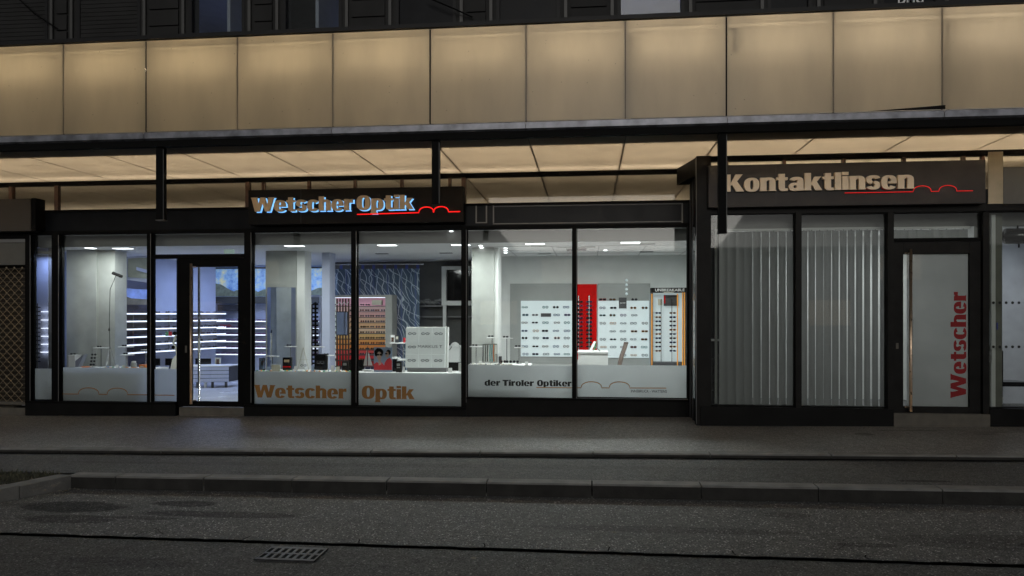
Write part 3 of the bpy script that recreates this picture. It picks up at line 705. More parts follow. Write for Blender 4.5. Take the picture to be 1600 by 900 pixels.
# ------------------------------------------------------------------ lamps
def area(name, loc, sx, sy, e, c=(1,1,1), parent=None, rx=0):
    ld = bpy.data.lights.new(name, 'AREA'); ld.shape = 'RECTANGLE'; ld.size = sx; ld.size_y = sy; ld.energy = e; ld.color = c
    o = bpy.data.objects.new(name, ld); COL.objects.link(o); o.location = loc; o.rotation_euler = (rx, 0, 0)
    if parent: o.parent = parent; o.location = Vector(loc)-wloc(parent)
    return o
NEU = (.95,1,.99); BLU = (.42,.55,1)
fx = [('dot',143,371,6,NEU,'ceiling lamp at the top left corner of the window beside the left pillar'),('rect',192,388,18,NEU,'bright ceiling lamp right of the left pillar'),('rect',460,383,22,NEU,'ceiling lamp above the middle pillar'),
      ('rect',605,383,34,NEU,'ceiling lamp in front of the wavy curtain'),('rect',720,382.5,24,NEU,'ceiling lamp partly behind the mullion right of the sign'),
      ('rect',836,381,44,NEU,'ceiling lamp over the left illuminated wall panel'),('rect',985,378.5,60,NEU,'ceiling lamp over the right illuminated wall panel'),
      ('dot',140,383,4,NEU,'small round downlight above the left pillar'),('dot',146,395,0,NEU,'lower small round downlight above the left pillar')]
for kind, px, py, e, c, lab in fx:
    D = (ZC-.01-EYE)*F/(490-py)*(CT+ST*(px-800)/F); D = max(D, DF+.45); x = X(px, D)
    wd = .30 if kind == 'rect' else .09
    t = thing('ceiling_light', lab, 'ceiling light', (x, D, ZC), group='lamps in the showroom ceiling')
    MB().box(x-wd/2-.015, x+wd/2+.015, D-.09, D+.09, ZC-.012, ZC-.001).build('frame', M['white'], t)
    MB().box(x-wd/2, x+wd/2, D-.075, D+.075, ZC-.018, ZC-.0125).build('diffuser', M['lamp'], t)
    if e: area('lamp_light', (x, D, ZC-.03), .3, .15, e, c, t)
def deep_fill_light(x, y, e, c, lab):  # lamps added out of view to light the blue depth of the showroom
    t = thing('ceiling_light', lab, 'ceiling light', (x, y, ZC), group='lamps in the showroom ceiling')
    MB().box(x-.3, x+.3, y-.08, y+.08, ZC-.02, ZC-.001).build('diffuser', M['lamp'], t)
    area('lamp_light', (x, y, ZC-.03), .6, .2, e, c, t)
deep_fill_light(X(150, 13.5), 13.5, 36, BLU, 'unseen added blue white lamp over the dark shelf backs behind the left pillar')
deep_fill_light(X(360, 14.6), 14.6, 30, BLU, 'unseen added blue white lamp above the drawer cabinet')
deep_fill_light(X(450, 15.0), 15.0, 26, BLU, 'unseen added blue white lamp behind the middle pillar')
mb = MB()
for y in (12.35, 13.1, 13.85): mb.box(X(740, 12), XI1-.05, y, y+.008, ZC-.004, ZC-.0005)
for k in range(5): mb.box(X(790, 12.5)+k*.8, X(790, 12.5)+k*.8+.008, 12.36, 14.5, ZC-.003, ZC-.0002)
mb.build('ceiling_seams', M['midgrey'], shop)
# vents, cassette, exit sign
for i, (px, py, lab) in enumerate(((597,397,'dark slot vent in the ceiling before the wavy curtain'),(697,396,'dark slot vent in the ceiling before the wall screen'),(841,385,'slot vent beside the lamp over the left lit panel'),(851,397,'slot vent close to the white wall'),(1012,382,'nearer slot vent at the right of the ceiling'),(1010,394,'farther slot vent at the right of the ceiling'))):
    D = (ZC-.012-EYE)*F/(490-py)*(CT+ST*(px-800)/F); x = X(px, D)
    o = MB().box(x-.12, x+.12, D-.05, D+.05, ZC-.012, ZC-.001).build('ceiling_vent', M['midgrey'], loc=(x, D, ZC)); tag(o, lab, 'vent', 'slot vents in the showroom ceiling')
D = 12.9; x0, x1 = X(872, D), X(930, D)
t = thing('air_conditioner', 'square ceiling air conditioning cassette over the mullion of the right window', 'air conditioner', ((x0+x1)/2, D, ZC))
MB().box(x0, x1, D-.4, D+.35, ZC-.02, ZC-.001).build('housing', M['white'], t)
for k in range(4): MB().box(x0+.15, x1-.15, D-.25+k*.12, D-.2+k*.12, ZC-.026, ZC-.0205).build('grille_slot', M['darkgrey'], t)
t = thing('exit_sign', 'pale hanging exit sign box above the entrance door', 'sign', P(357, 391, 12.4))
MB().pb(350, 364, 386, 396, 12.4, .06).build('box', mat('exit_box', (.55,.7,.6), .5, emis=(.6,.8,.7), es=.25), t)
MB().tube([P(351, 386, 12.43), (X(351, 12.43), 12.43, ZC)], .006, 5).build('hanger', M['darkgrey'], t)

# ------------------------------------------------------------------ EYEGLASSES
gm = {}
def gmat(k, c, r=.3, metal=0): gm[k] = mat('rim_'+k, c, r, metal, var=.1)
gmat('black', (.012,.012,.014)); gmat('brown', (.12,.05,.02)); gmat('navy', (.03,.05,.16)); gmat('silver', (.3,.3,.32), .25, .8)
gmat('purple', (.12,.03,.14)); gmat('amber', (.45,.2,.05)); gmat('red', (.4,.02,.02)); gmat('teal', (.03,.16,.16))
lens_d = mat('lens_dark', (.02,.02,.025), .05); lens_b = mat('lens_brown', (.09,.045,.02), .05); lens_s = mat('lens_slate', (.06,.08,.12), .05)
lens_c = glass('lens_clear', (.80,.82,.82), 1.5)
def glasses_mesh(shape, rim, lens, thick=.0032):
    mb = MB(); n = 14
    for s in (-1, 1):
        pts = []
        for k in range(n):
            a = 2*math.pi*k/n; c, q = sp(a, {'round':2, 'square':4, 'oval':2.4}[shape])
            hw, hh = {'round':(.025,.023), 'square':(.029,.019), 'oval':(.028,.016)}[shape]
            pts.append((s*.034+hw*c, 0, hh*q-(0 if q > 0 else .002*abs(c))))
        mb.tube(pts, thick, 5, 0, closed=True)
        mb.add([(x, .001, z) for x, y, z in pts], [tuple(range(n))], 1)
        mb.tube([(s*.062, 0, .008), (s*.066, .012, .008), (s*.064, .09, .004), (s*.062, .12, -.012)], thick*.8, 4, 0)
    mb.tube([(-.009, 0, .004), (0, -.002, .008), (.009, 0, .004)], thick, 5, 0)
    me = mb.build('eyeglasses', [gm[rim], lens])
    return me
protos = {}
def gl(shape, rim, ln):
    k = (shape, rim, ln)
    if k not in protos:
        o = glasses_mesh(shape, rim, {'d':lens_d,'b':lens_b,'s':lens_s,'c':lens_c}[ln], .0042 if ln == 'c' else .003)
        protos[k] = o.data; bpy.data.objects.remove(o)
    return protos[k]
DESC = {'d':'dark lensed','b':'brown lensed','s':'slate lensed','c':'clear lensed'}
ORD = ['first','second','third','fourth','fifth','sixth','seventh','eighth','ninth','tenth','eleventh','twelfth']
def put(x, y, z, rz, shape, rim, ln, lab, group, s=1.0, rx=0):
    o = bpy.data.objects.new('eyeglasses', gl(shape, rim, ln)); COL.objects.link(o)
    o.location = (x, y, z); o.rotation_euler = (rx, 0, rz); o.scale = (s, s, s)
    return tag(o, lab, 'eyeglasses', group)
rr = random.Random(21)
def desc(shape, rim, ln): return f'{rim} {shape} {DESC[ln].split()[0]} glasses'

# lit panels on the white wall
DW = 14.47
def lit_panel(px0, px1, pyt, pyb, pf0, pf1, pft, pfb, lab):
    t = thing('eyewear_display', lab, 'display panel', ((X(px0, DW)+X(px1, DW))/2, DW, Z(px0, pyb, DW)))
    MB().pb(pf0, pf1, pft, pfb, DW, .028, d0=.004).build('back_board', M['midgrey2'], t)
    MB().pb(px0, px1, pyt, pyb, DW, .0, d0=-.03).build('lit_screen', M['opal'], t)
    return t
M['midgrey2'] = mat('grey_glass_board', (.33,.34,.33), .35, var=.06)
lit_panel(814, 896, 470, 557, 797, 897, 443, 568, 'illuminated white eyewear panel left of the red panel')
lit_panel(934, 1014, 470, 559, 934, 1016, 443, 572, 'illuminated white eyewear panel right of the red panel')
rp = thing('red_display_panel', 'tall glossy red eyewear panel between the two illuminated panels', 'display panel', (X(915, DW), DW-.03, Z(915, 549, DW)))
MB().pb(896.5, 932.5, 444, 562, DW-.035, .06).build('panel', M['red'], rp)
for px in (904, 920.5): MB().pb(px-.8, px+.8, 462, 549, DW-.05, .012).build('rod', M['steel'], rp)
for r in range(12):
    for c, px in enumerate((906, 920.5)):
        sh = rr.choice(['square','oval']); 
        put(X(px, DW), DW-.075, Z(px, 471.6+r*6.3, DW), 0, sh, 'black' if rr.random() < .6 else 'navy', 'd', f'dark glasses on the red panel, {ORD[r]} from top in the {"left" if c == 0 else "right"} column', 'dark glasses on the red panel', .95)
A_cols = [820.7,836.7,852.7,869.6,885.6]; A_rows = [480,492,504,516.8,528,541,553]
kinds = ['black','brown','navy','silver','black','purple','silver','amber','teal','brown']
for r, py in enumerate(A_rows):
    for c, px in enumerate(A_cols):
        if (r, c) in ((0,1),): continue
        if (r, c) == (1,2):
            o = MB().pb(845, 861, 489.5, 495, DW-.05, .045).build('brand_plate', M['darkgrey'], loc=P(853, 495, DW)); tag(o, 'small dark name plate among the glasses of the left lit panel', 'plate'); continue
        sh = rr.choice(['square','oval','square','round']); rim = rr.choice(kinds); ln = rr.choice('ccdcs')
        put(X(px+rr.uniform(-1,1), DW), DW-.055, Z(px, py, DW), 0, sh, rim, ln, f'{desc(sh, rim, ln)}, {ORD[r]} row, {ORD[c]} column of the left lit panel', 'glasses on the illuminated wall panels', .95)
B_cols = [941.7,957.5,974,990,1006.7]; B_rows = [468,481,492.5,505,517.5,530,542,554.7]
for r, py in enumerate(B_rows):
    for c, px in enumerate(B_cols):
        if (r, c) in ((0,2),(0,4),(1,2),(4,0),(7,0),(2,4),(7,1)): continue
        sh = rr.choice(['square','oval','round']); rim = rr.choice(kinds); ln = rr.choice('ccdcb')
        if (r, c) == (0, 0): sh, rim, ln = 'square', 'red', 'd'
        put(X(px+rr.uniform(-1,1), DW), DW-.055, Z(px, py, DW), 0, sh, rim, ln, f'{desc(sh, rim, ln)}, {ORD[r]} row, {ORD[c]} column of the right lit panel', 'glasses on the illuminated wall panels', 1.1 if (r, c) == (0,0) else .95)
t = thing('eyewear_poster', 'small dark grey poster with white script on the right lit panel', 'poster', P(973, 482, DW-.04))
MB().pb(967, 979, 465, 482, DW-.045, .01).build('board', M['darkgrey'], t)
small_text('eyewear', X(968.5, DW), X(977.5, DW), Z(973, 475, DW), .03, DW-.047, 'lettering', M['white'], t, .01)
t = thing('wall_lettering', 'vertical pale glass letters standing above the right lit panel', 'lettering', P(979, 466, DW))
for i, py in enumerate((440, 447, 454, 461)): MB().lathe([(.012,0),(.03,.02),(.012,.05)], P(979, py, DW-.05), 8).build('letter', M['opal'], t)

# the black cabinet with the word over it
t = thing('glasses_cabinet', 'narrow black cabinet with amber side rods and white lettering on top', 'display cabinet', (X(1045, 13.6), 13.6, .06))
D = 13.6; zt_ = Z(1045, 449.5, D); zh_ = Z(1045, 457, D)
x0, x1 = X(1018, D), X(1072.5, D)
MB().box(x0, x1, D, D+.3, zh_, zt_).build('header', M['black2'], t)
MB().box(x0, x1, D+.27, D+.3, .06, zh_).build('back_panel', M['opal'], t)
MB().box(x0, x0+.03, D+.0, D+.27, .06, zh_).build('side_panel', M['darkgrey'], t); MB().box(x1-.03, x1, D, D+.27, .06, zh_).build('side_panel', M['darkgrey'], t)
MB().box(x0+.03, x1-.03, D, D+.27, .06, .7).build('base', M['darkgrey'], t)
for px in (1018.5, 1066.5, 1069.5, 1058.5): MB().box(X(px, D)-.009, X(px, D)+.009, D-.012, D-.002, .3, Z(px, 459 if px < 1060 else 457, D)).build('amber_rod', M['amber'], t)
for px in (1034, 1051): MB().box(X(px, D)-.005, X(px, D)+.005, D+.12, D+.13, .7, zh_-.12).build('rod', M['black'], t)
MB().pb(1037, 1060, 461, 478, D+.2, .01).build('picture', M['darkgrey'], t); MB().pb(1028, 1035, 467, 477, D+.18, .01).build('card', M['cream'], t)
MB().pb(1037.5, 1039.5, 461, 474, D+.19, .008).build('red_strip', M['red'], t)
small_text('UNBREAKABLE', X(1023.5, D), X(1069.5, D), Z(1045, 455.2, D), .052, D-.006, 'lettering', M['white'], t, .012)
MB().pb(1037, 1053, 456, 457.3, D-.004, .003).build('sub_lettering', M['cream'], t)
small_text('pro', X(1024, D), X(1034, D), Z(1029, 463.5, D), .035, D+.18, 'lettering', M['white'], t, .02)
for r in range(10):
    for c, px in enumerate((1029, 1050)):
        rim = ['navy','amber','navy','brown'][(r+c) % 4]
        put(X(px, D)+ (.02 if c else 0), D+.07, Z(px, 489+r*6.6, D), .5 if c == 0 else -.35, 'oval', rim, 'd', f'{rim} sports glasses in the black cabinet, {ORD[r]} from top of its {"left" if c == 0 else "right"} rod', 'sports glasses in the black cabinet', .95)

# sunglasses cabinet with the coloured shelves
D = 14.3
t = thing('sunglasses_cabinet', 'tall white cabinet with pink to orange shelves of sunglasses and a mirror', 'display cabinet', (X(560, D), D, .06))
x0, x1, xs = X(508.5, D), X(602.5, D), X(611, D+.0)
zt_ = Z(555, 462, D)
MB().box(x0, x1, D, D+.35, zt_-.03, zt_+.015).build('top_panel', M['concreteg'] if 'concreteg' in M else M.setdefault('concreteg', mat('cabinet_grey', (.33,.33,.31), .6)), t)
MB().box(x0, x0+.05, D, D+.35, .06, zt_-.031).build('side_panel', M['white'], t)
MB().box(x1, x1+.14, D-.02, D+.35, .06, zt_+.016).build('side_panel', M['concreteg'], t)
MB().box(x0+.05, x1, D+.001, D+.012, zt_-.045, zt_-.033).build('light_strip', M['white_led'], t)
MB().box(x0+.055, x0+.15, D+.03, D+.2, .06, zt_-.05).build('light_tower', mat('pale_tower', (.6,.7,.68), .5, emis=(.8,.95,.9), es=.45), t)
sh_y = [477.9,486.6,495.5,504,512.5,521,529.8,538,546.7,554.7,563.6,573]
cols_ = [(.78,.42,.56),(.85,.60,.62),(.85,.52,.52),(.88,.60,.45),(.90,.58,.34),(.90,.68,.50),(.88,.58,.26),(.90,.42,.14),(.90,.34,.10),(.75,.10,.10),(.70,.04,.05),(.4,.02,.02)]
cols_old = [(.50,.20,.42),(.62,.40,.52),(.65,.34,.50),(.70,.42,.36),(.75,.42,.26),(.75,.5,.36),(.75,.45,.14),(.80,.30,.08),(.85,.25,.06),(.6,.03,.04),(.65,.01,.02),(.4,.02,.02)]
zprev = zt_-.031
for r, py in enumerate(sh_y):
    z = Z(560, py, D)
    c = cols_[r]
    MB().box(x0+.05, x1, D+.30, D+.33, z+.001, zprev).build('shelf_back', mat('shelf_back_glow', c, .6, var=.04, emis=c, es=.34), t)  # printed backs with a glow of their own put in for brightness
    MB().box(x0+.05, x1, D+.01, D+.30, z-.012, z).build('shelf', M['darkgrey'], t)
    zprev = z-.0125
for px in (526.5, 531, 535.5, 540, 544.5): MB().box(X(px, D-.03)-.013, X(px, D-.03)+.013, D-.03, D-.008, .1, zt_-.06).build('wooden_rod', M['wood'], t)
MB().pb(526, 542.5, 488, 523, D-.06, .025).build('mirror', M['mirror'], t)
MB().pb(525, 543.8, 486.8, 524.2, D-.05, .016).build('mirror_frame', M['darkgrey'], t)
MB().pb(581, 596, 469, 476.5, D+.1, .1).build('shelf_sign', M['cream'], t)
MB().tube([(X(525+i*1.5, D-.05), D-.05, Z(535, 474+2.2*math.sin(i*1.3), D)) for i in range(14)], .008, 5).build('script_lettering', M['white'], t)
for r in range(11):
    for c, px in enumerate((519.5,548.5,564,571.8,580,588.2,596.5)):
        if r == 0 and c in (4,5,6): continue
        rim = rr.choice(['black','brown','black','red','navy']) ; ln = rr.choice('dbds'); sh = rr.choice(['square','round','oval'])
        put(X(px+rr.uniform(-.8,.8), D), D+.08, Z(px, sh_y[r], D)+.026, rr.uniform(-.3,.3), sh, rim, ln, f'{desc(sh, rim, ln)} on the {ORD[r]} coloured shelf, {ORD[c]} from left', 'sunglasses in the coloured cabinet', .72)

# lit shelves along the angled wall at the left, and the deep wall
pA, pB = Vector((X(176, 13.2), 13.2, 0)), Vector((X(337, 15.9), 15.9, 0))
angA = math.atan2((pB-pA).y, (pB-pA).x); LA = (pB-pA).length; uA = (pB-pA).normalized()
wallA = thing('shelf_wall', 'angled wall of six glowing white shelves filled with eyeglasses behind the entrance', 'shelf wall', (pA.x, pA.y, .06), angA)
zsh = [1.60, 1.45, 1.295, 1.14, .985, .83]
Ld = (Vector((X(236, 14.1), 14.1, 0))-pA).length
M['shelfdark'] = mat('shelf_back_dark', (.05,.05,.085), .3, var=.4, scale=3)
MB().box(-.05, Ld, .0, .05, 0, 1.95).build('dark_back', M['shelfdark'], wallA, local=True)
MB().box(Ld, LA, .0, .05, 0, 2.69).build('light_back', M['wallblue'], wallA, local=True)
for i, z in enumerate(zsh):
    z -= .06
    MB().box(0, LA, -.28, 0, z-.006, z+.006).build('shelf', M['white'], wallA, local=True)
    MB().box(0, LA, -.292, -.2805, z-.017, z+.009).build('light_edge', M['white_led'], wallA, local=True)
for k in range(7): MB().box(k*LA/6-.01, k*LA/6+.01, -.02, -.001, .7, 1.6).build('upright', M['steel'], wallA, local=True)
for i, z in enumerate(zsh):
    for k in range(15):
        a = .14+k*.2+rr.uniform(-.03,.03)
        if a > LA-.1: continue
        p_ = pA+uA*a; nrm = Vector((math.sin(angA), -math.cos(angA), 0)); p_ = p_+nrm*.20
        rim = rr.choice(['black','navy','purple','silver','brown'])
        put(p_.x, p_.y, z+.03, angA+rr.uniform(-.2,.2), rr.choice(['square','oval']), rim, rr.choice('dc'), f'{rim} glasses on the {ORD[i]} glowing shelf of the angled wall, {ORD[k] if k < 12 else ["thirteenth","fourteenth","fifteenth"][k-12]} from the pillar', 'glasses on the glowing shelves', .85)
DB = 16.7
wallB = thing('shelf_wall', 'glowing white shelves on the far wall seen past the middle pillar', 'shelf wall', (X(430, DB), DB, .06))
for py in (502,513,523,533.5,543.5,553.5):
    z = Z(430, py, DB)
    MB().box(X(340, DB), X(503, DB), DB-.2, DB+.08, z-.006, z+.006).build('shelf', M['white'], wallB)
    MB().box(X(340, DB), X(503, DB), DB-.212, DB-.2005, z-.012, z+.012).build('light_edge', M['white_led'], wallB)
mb = MB()
for py in (502,513,523,533.5,543.5,553.5):
    for k in range(20):
        x = X(344+k*8, DB); z = Z(430, py, DB)+.012
        mb.box(x-.045, x+.045, DB-.12, DB-.1, z, z+.03).box(x-.06, x+.06, DB-.1, DB-.09, z+.02, z+.03)
mb.build('glasses_row', gm['purple'], wallB)
# sky mural band with clouds and a mountain
m = bpy.data.materials.new('sky_mural'); m.use_nodes = True; nt = m.node_tree; p = nt.nodes['Principled BSDF']; L = nt.links.new
tc = N(nt, 'ShaderNodeTexCoord'); no = N(nt, 'ShaderNodeTexNoise'); no.inputs['Scale'].default_value = 4.2; no.inputs['Detail'].default_value = 7; no.inputs['Roughness'].default_value = .68
L(tc.outputs['Object'], no.inputs['Vector']); cr = N(nt, 'ShaderNodeValToRGB'); e = cr.color_ramp.elements
e[0].position = .36; e[0].color = (.10,.22,.62,1); e[1].position = .66; e[1].color = (.66,.66,.45,1); x_ = e.new(.52); x_.color = (.28,.48,.80,1)
L(no.outputs[0], cr.inputs[0]); L(cr.outputs[0], p.inputs['Base Color']); L(cr.outputs[0], p.inputs['Emission Color']); p.inputs['Emission Strength'].default_value = .62
M['mural'] = m
mu = thing('sky_mural', 'backlit blue sky mural with yellowish clouds above the far shelves', 'mural', (X(430, 16.6), 16.6, 2.0))
z0, z1_ = Z(430, 463, 16.6), Z(430, 420, 16.6)
MB().box(X(336, 16.6), X(503, 16.6), 16.58, 16.62, z0, z1_).build('print', M['mural'], mu)
mb = MB(); xs_ = [X(336+i*4.2, 16.57) for i in range(41)]; r3 = random.Random(4)
ridge = [z0+.08+.10*abs(math.sin(i*.33+1.0))+r3.uniform(0,.03)+(.14*max(0, 1-i/7)) for i in range(41)]
for i in range(40): mb.add([(xs_[i],16.578,z0),(xs_[i+1],16.578,z0),(xs_[i+1],16.578,ridge[i+1]),(xs_[i],16.578,ridge[i])], [(0,1,2,3)])
mb.build('mountain_print', mat('mountain_print', (.16,.2,.16), .6, var=.6, scale=12, emis=(.16,.2,.2), es=.4), mu)
MB().box(X(334, 16.5), X(505, 16.5), 16.5, 16.62, z1_+.005, z1_+.035).build('mural_rail', M['darkgrey'], mu)
MB().box(X(334, 16.5), X(505, 16.5), 16.45, 16.7, z0-.17, z0-.01).build('canopy_box', M['wallgrey'], mu)
MB().pb(340, 376, 476, 486, 16.5, .05).build('lower_box', M['darkgrey'], mu)
D = 13.15
t = thing('landscape_picture', 'blue mountain picture band hanging above the dark shelf backs', 'picture', P(200, 466, D-.1))
a, b = P(176, 449, D-.1), P(234, 466, 14.0)
MB().add([P(176,449,D-.12), P(234,453,13.9), P(234,468,13.9), P(205,466,D+.3), P(176,455,D-.12)], [(0,1,2,3,4)]).build('print', mat('blue_print', (.2,.3,.65), .5, var=.5, scale=6, emis=(.2,.3,.75), es=.35), t)
MB().add([P(176,455.1,D-.118), P(205,466.1,D+.302), P(234,468.1,13.902), P(234,476,13.902), P(176,476,D-.118)], [(0,1,2,3,4)]).build('lower_print', mat('dim_print', (.2,.18,.13), .6, var=.5, scale=5), t)
t = thing('framed_picture', 'white framed landscape picture hanging high beside the left pillar', 'picture', P(216, 441, 13.0))
MB().add([P(197,401,13.0), P(236,399,13.4), P(236,442,13.4), P(197,437,13.0)], [(0,1,2,3)]).build('frame', M['wallblue'], t)
MB().add([P(200,404,12.98), P(234,402,13.37), P(234,436,13.37), P(200,433,12.98)], [(0,1,2,3)]).build('print', mat('olive_print', (.34,.36,.28), .5, var=.35, scale=3), t)
MB().add([P(213,417,12.97), P(234,423,13.35), P(234,428,13.35), P(213,422,12.97)], [(0,1,2,3)]).build('print_detail', mat('pale_print', (.5,.55,.75), .5), t)
# spotlight on a tall tripod
D = 12.0
t = thing('spotlight', 'small black spotlight on a thin tripod rod right of the left pillar', 'spotlight', P(173, 575, D))
MB().tube([P(182,427,D), P(179,436,D), P(172,452,D), P(171,500,D), P(172,574,D)], .0055, 6).build('rod', M['black'], t)
MB().tube([P(176.5,426.5,D), P(190,432,D-.04)], .028, 10).build('lamp_head', M['black'], t)
for a in (164, 181): MB().tube([P(172,540,D), (X(a, D), D+.0, z1)], .004, 5).build('leg', M['steel'], t)
MB().tube([P(172,545,D), (X(173, D), D-.12, z1)], .004, 5).build('leg', M['steel'], t)
MB().lathe([(.018,-.02),(.006,.03)], P(170.5,515,D), 8).build('clamp', M['black'], t)

# the mirror in front of the middle pillar
D = 12.15
t = thing('standing_mirror', 'tall standing mirror with slate edge in front of the middle pillar', 'mirror', (X(440, D), D, .06))
p0, p1 = P(417.5, 449, D+.36), P(455, 449, D-.10)
p0b, p1b = Vector((p0.x, p0.y, .1)), Vector((p1.x, p1.y, .1))
MB().add([p0, p1, p1b, p0b], [(0,1,2,3)]).build('mirror_glass', M['mirror'], t)
sl = mat('slate_edge', (.06,.08,.13), .4)
MB().add([p1, P(462,449,D+.2), Vector((X(462,D+.2), D+.2, .1)), p1b], [(0,1,2,3)]).build('edge_panel', sl, t)
MB().add([p0+Vector((0,.02,.005)), p1+Vector((0,.02,.005)), P(462,448.5,D+.2), Vector((p0.x,p0.y+.2,p0.z+.005))], [(0,1,2,3)]).build('top_cap', sl, t)
# rods of glasses behind, right of the pillar
D = 13.9
t = thing('glasses_rack', 'pale blue rack with a black vertical rod of glasses right of the middle pillar', 'display rack', (X(487, D), D, .06))
for px in (479.5, 500.0): MB().pb(px-1.2, px+1.2, 463, 590, D, .1).build('upright', M['wallblue'], t)
MB().pb(481, 499, 461, 464, D, .1).build('top_bar', M['wallblue'], t)
MB().pb(486, 488, 475, 585, D, .02).build('rod', M['black'], t); MB().pb(491.2, 494, 472, 585, D, .02).build('rod', M['black'], t)
for k in range(16): MB().pb(488.5, 496.5, 474+k*6.6, 476.8+k*6.6, D-.05, .03).build('rack_clip', M['black'], t)
# wavy curtain
m = bpy.data.materials.new('wavy_curtain'); m.use_nodes = True; nt = m.node_tree; p = nt.nodes['Principled BSDF']; L = nt.links.new; p.inputs['Roughness'].default_value = .5
tc = N(nt, 'ShaderNodeTexCoord'); sx = N(nt, 'ShaderNodeSeparateXYZ'); L(tc.outputs['Object'], sx.inputs[0])
def mth(op, a, b=None, c=None):
    n = N(nt, 'ShaderNodeMath', operation=op)
    for i, v in enumerate((a, b, c)):
        if v is None: continue
        if isinstance(v, (int, float)): n.inputs[i].default_value = v
        else: L(v, n.inputs[i])
    return n.outputs[0]
def lines(kx, amp, kz, ph, wd, slope):
    ns = N(nt, 'ShaderNodeTexNoise'); ns.inputs['Scale'].default_value = 1.6; L(tc.outputs['Object'], ns.inputs['Vector'])
    s_ = mth('SINE', mth('ADD', mth('MULTIPLY', sx.outputs[2], kz), mth('MULTIPLY', ns.outputs[0], 5)))
    v = mth('ADD', mth('MULTIPLY', sx.outputs[0], kx), mth('ADD', mth('MULTIPLY', s_, amp), mth('ADD', mth('MULTIPLY', sx.outputs[2], slope), ph)))
    fr = mth('ABSOLUTE', mth('SUBTRACT', mth('FRACT', v), .5))
    return mth('LESS_THAN', fr, wd)
la = lines(8.0, .42, 10, 0, .06, 2.6); lb = lines(5.6, .40, 9, .35, .035, 2.2); lc = lines(2.1, .25, 8, .1, .03, 2.0)
ln_ = mth('MAXIMUM', la, mth('MAXIMUM', lb, lc))
st = mth('GREATER_THAN', mth('FRACT', mth('MULTIPLY', sx.outputs[0], 3.3)), .88)
mx = N(nt, 'ShaderNodeMix', data_type='RGBA'); mx.inputs[6].default_value = (.05,.09,.15,1); mx.inputs[7].default_value = (.42,.50,.58,1); L(ln_, mx.inputs[0])
m2 = N(nt, 'ShaderNodeMix', data_type='RGBA'); L(st, m2.inputs[0]); L(mx.outputs[2], m2.inputs[6]); m2.inputs[7].default_value = (.04,.07,.25,1)
m3 = N(nt, 'ShaderNodeMix', data_type='RGBA'); m3.inputs[0].default_value = .55; L(m2.outputs[2], m3.inputs[6]); L(mx.outputs[2], m3.inputs[7])
L(m3.outputs[2], p.inputs['Base Color'])
D = 15.0
t = thing('wavy_curtain', 'dark blue curtain panels with pale wavy lines behind the coloured sunglasses cabinet', 'curtain', (X(585, D), D, .3))
nseg = 8; xa, xb = X(514, D), X(655, D); zt_ = Z(585, 420, D)
for k in range(4):
    a = xa+(xb-xa)*k/4; b = xa+(xb-xa)*(k+1)/4; mb = MB(); vs = []
    for i in range(13):
        x = a+(b-a)*i/12+.0; y = D+.02*math.sin(i*.9+k)+(.012 if k % 2 else 0); vs += [(x, y, .3), (x, y, zt_)]
    mb.add(vs, [(2*i, 2*i+2, 2*i+3, 2*i+1) for i in range(12)]); mb.build('curtain_panel', m, t, smooth=True)
for k in range(9):
    x = xa+.03+(xb-xa-.06)*k/8; MB().box(x-.03, x+.03, D-.003, D+.003, zt_-.01, zt_+.09).build('curtain_tab', mat('blue_tab', (.06,.08,.3), .6), t)
MB().tube([(xa-.1, D, zt_+.09), (xb+.1, D, zt_+.09)], .012, 8).build('curtain_rail', M['steel'], t)
# screen niche, shelves at the grey wall
D = 15.3
t = thing('wall_screen', 'dark wall screen in a thick white frame left of the right window mullion', 'screen', P(712, 475, D))
MB().pb(690, 735, 416, 421, D, .3).pb(690, 697, 421, 470, D, .3).pb(690, 735, 470, 477, D, .3).build('frame', M['wall'], t)
MB().pb(697, 735, 421, 470, D+.08, .04, d0=.03).build('screen', M['blackg'], t)
MB().pb(692, 697, 477, 540, D+.1, .08).build('post', M['wall'], t)
t = thing('wall_shelf', 'grey shelf on the dark wall with crumpled wrapping on it', 'shelf', P(673, 478, 15.5))
MB().pb(652, 692, 477, 479, 15.4, .3).build('board', M['midgrey'], t)
MB().pb(652, 735, 494, 496, 15.5, .19).build('lower_board', M['midgrey'], t)
t = thing('wrapping', 'crumpled grey plastic wrapping lying on the grey wall shelf', 'wrapping', P(673, 477, 15.5))
mb = MB(); r4 = random.Random(2)
for k in range(14): 
    c = P(657+k*2.5, 475.5-r4.uniform(0,5), 15.5); mb.tube([c+Vector((-.08,0,r4.uniform(-.02,.03))), c+Vector((0,.02,r4.uniform(0,.05))), c+Vector((.08,0,-.01))], [.02,.03,.01], 5)
mb.build('folds', M['midgrey'], t, smooth=True)
D = 14.3
t = thing('white_desk', 'white low cabinet behind the illuminated eyewear box', 'desk', (X(707, D), D, .06))
MB().pb(690, 719, 540.5, 543, D-.02, .45).build('top', M['wall'], t); MB().pb(697, 718, 543, 566, D, .4).build('drawer_front', M['wall'], t); MB().pb(697, 718, 566, 600, D+.05, .4).build('body', M['black2'], t)
t = thing('telephone', 'white desk telephone on the low cabinet at the right', 'telephone', P(711, 540, D+.1))
MB().lathe([(.08,0),(.085,.03),(.05,.06),(.02,.075)], P(711, 540.3, D+.12), 14).build('body', M['white'], t, smooth=True)
MB().tube([P(706,541,D-.03), P(703,546,D-.03), P(699,548,D-.03), P(697,549,D-.03)], .006, 5).build('cord', M['black'], t)
t = thing('framed_photo', 'small black picture frame standing on the low cabinet', 'frame', P(700, 540, D+.1))
MB().pb(696.5, 703, 526, 540, D+.1, .02).build('frame', M['black'], t); MB().pb(697.5, 702, 528, 538.5, D+.1, 0, d0=-.003).build('photo', M['midgrey'], t)
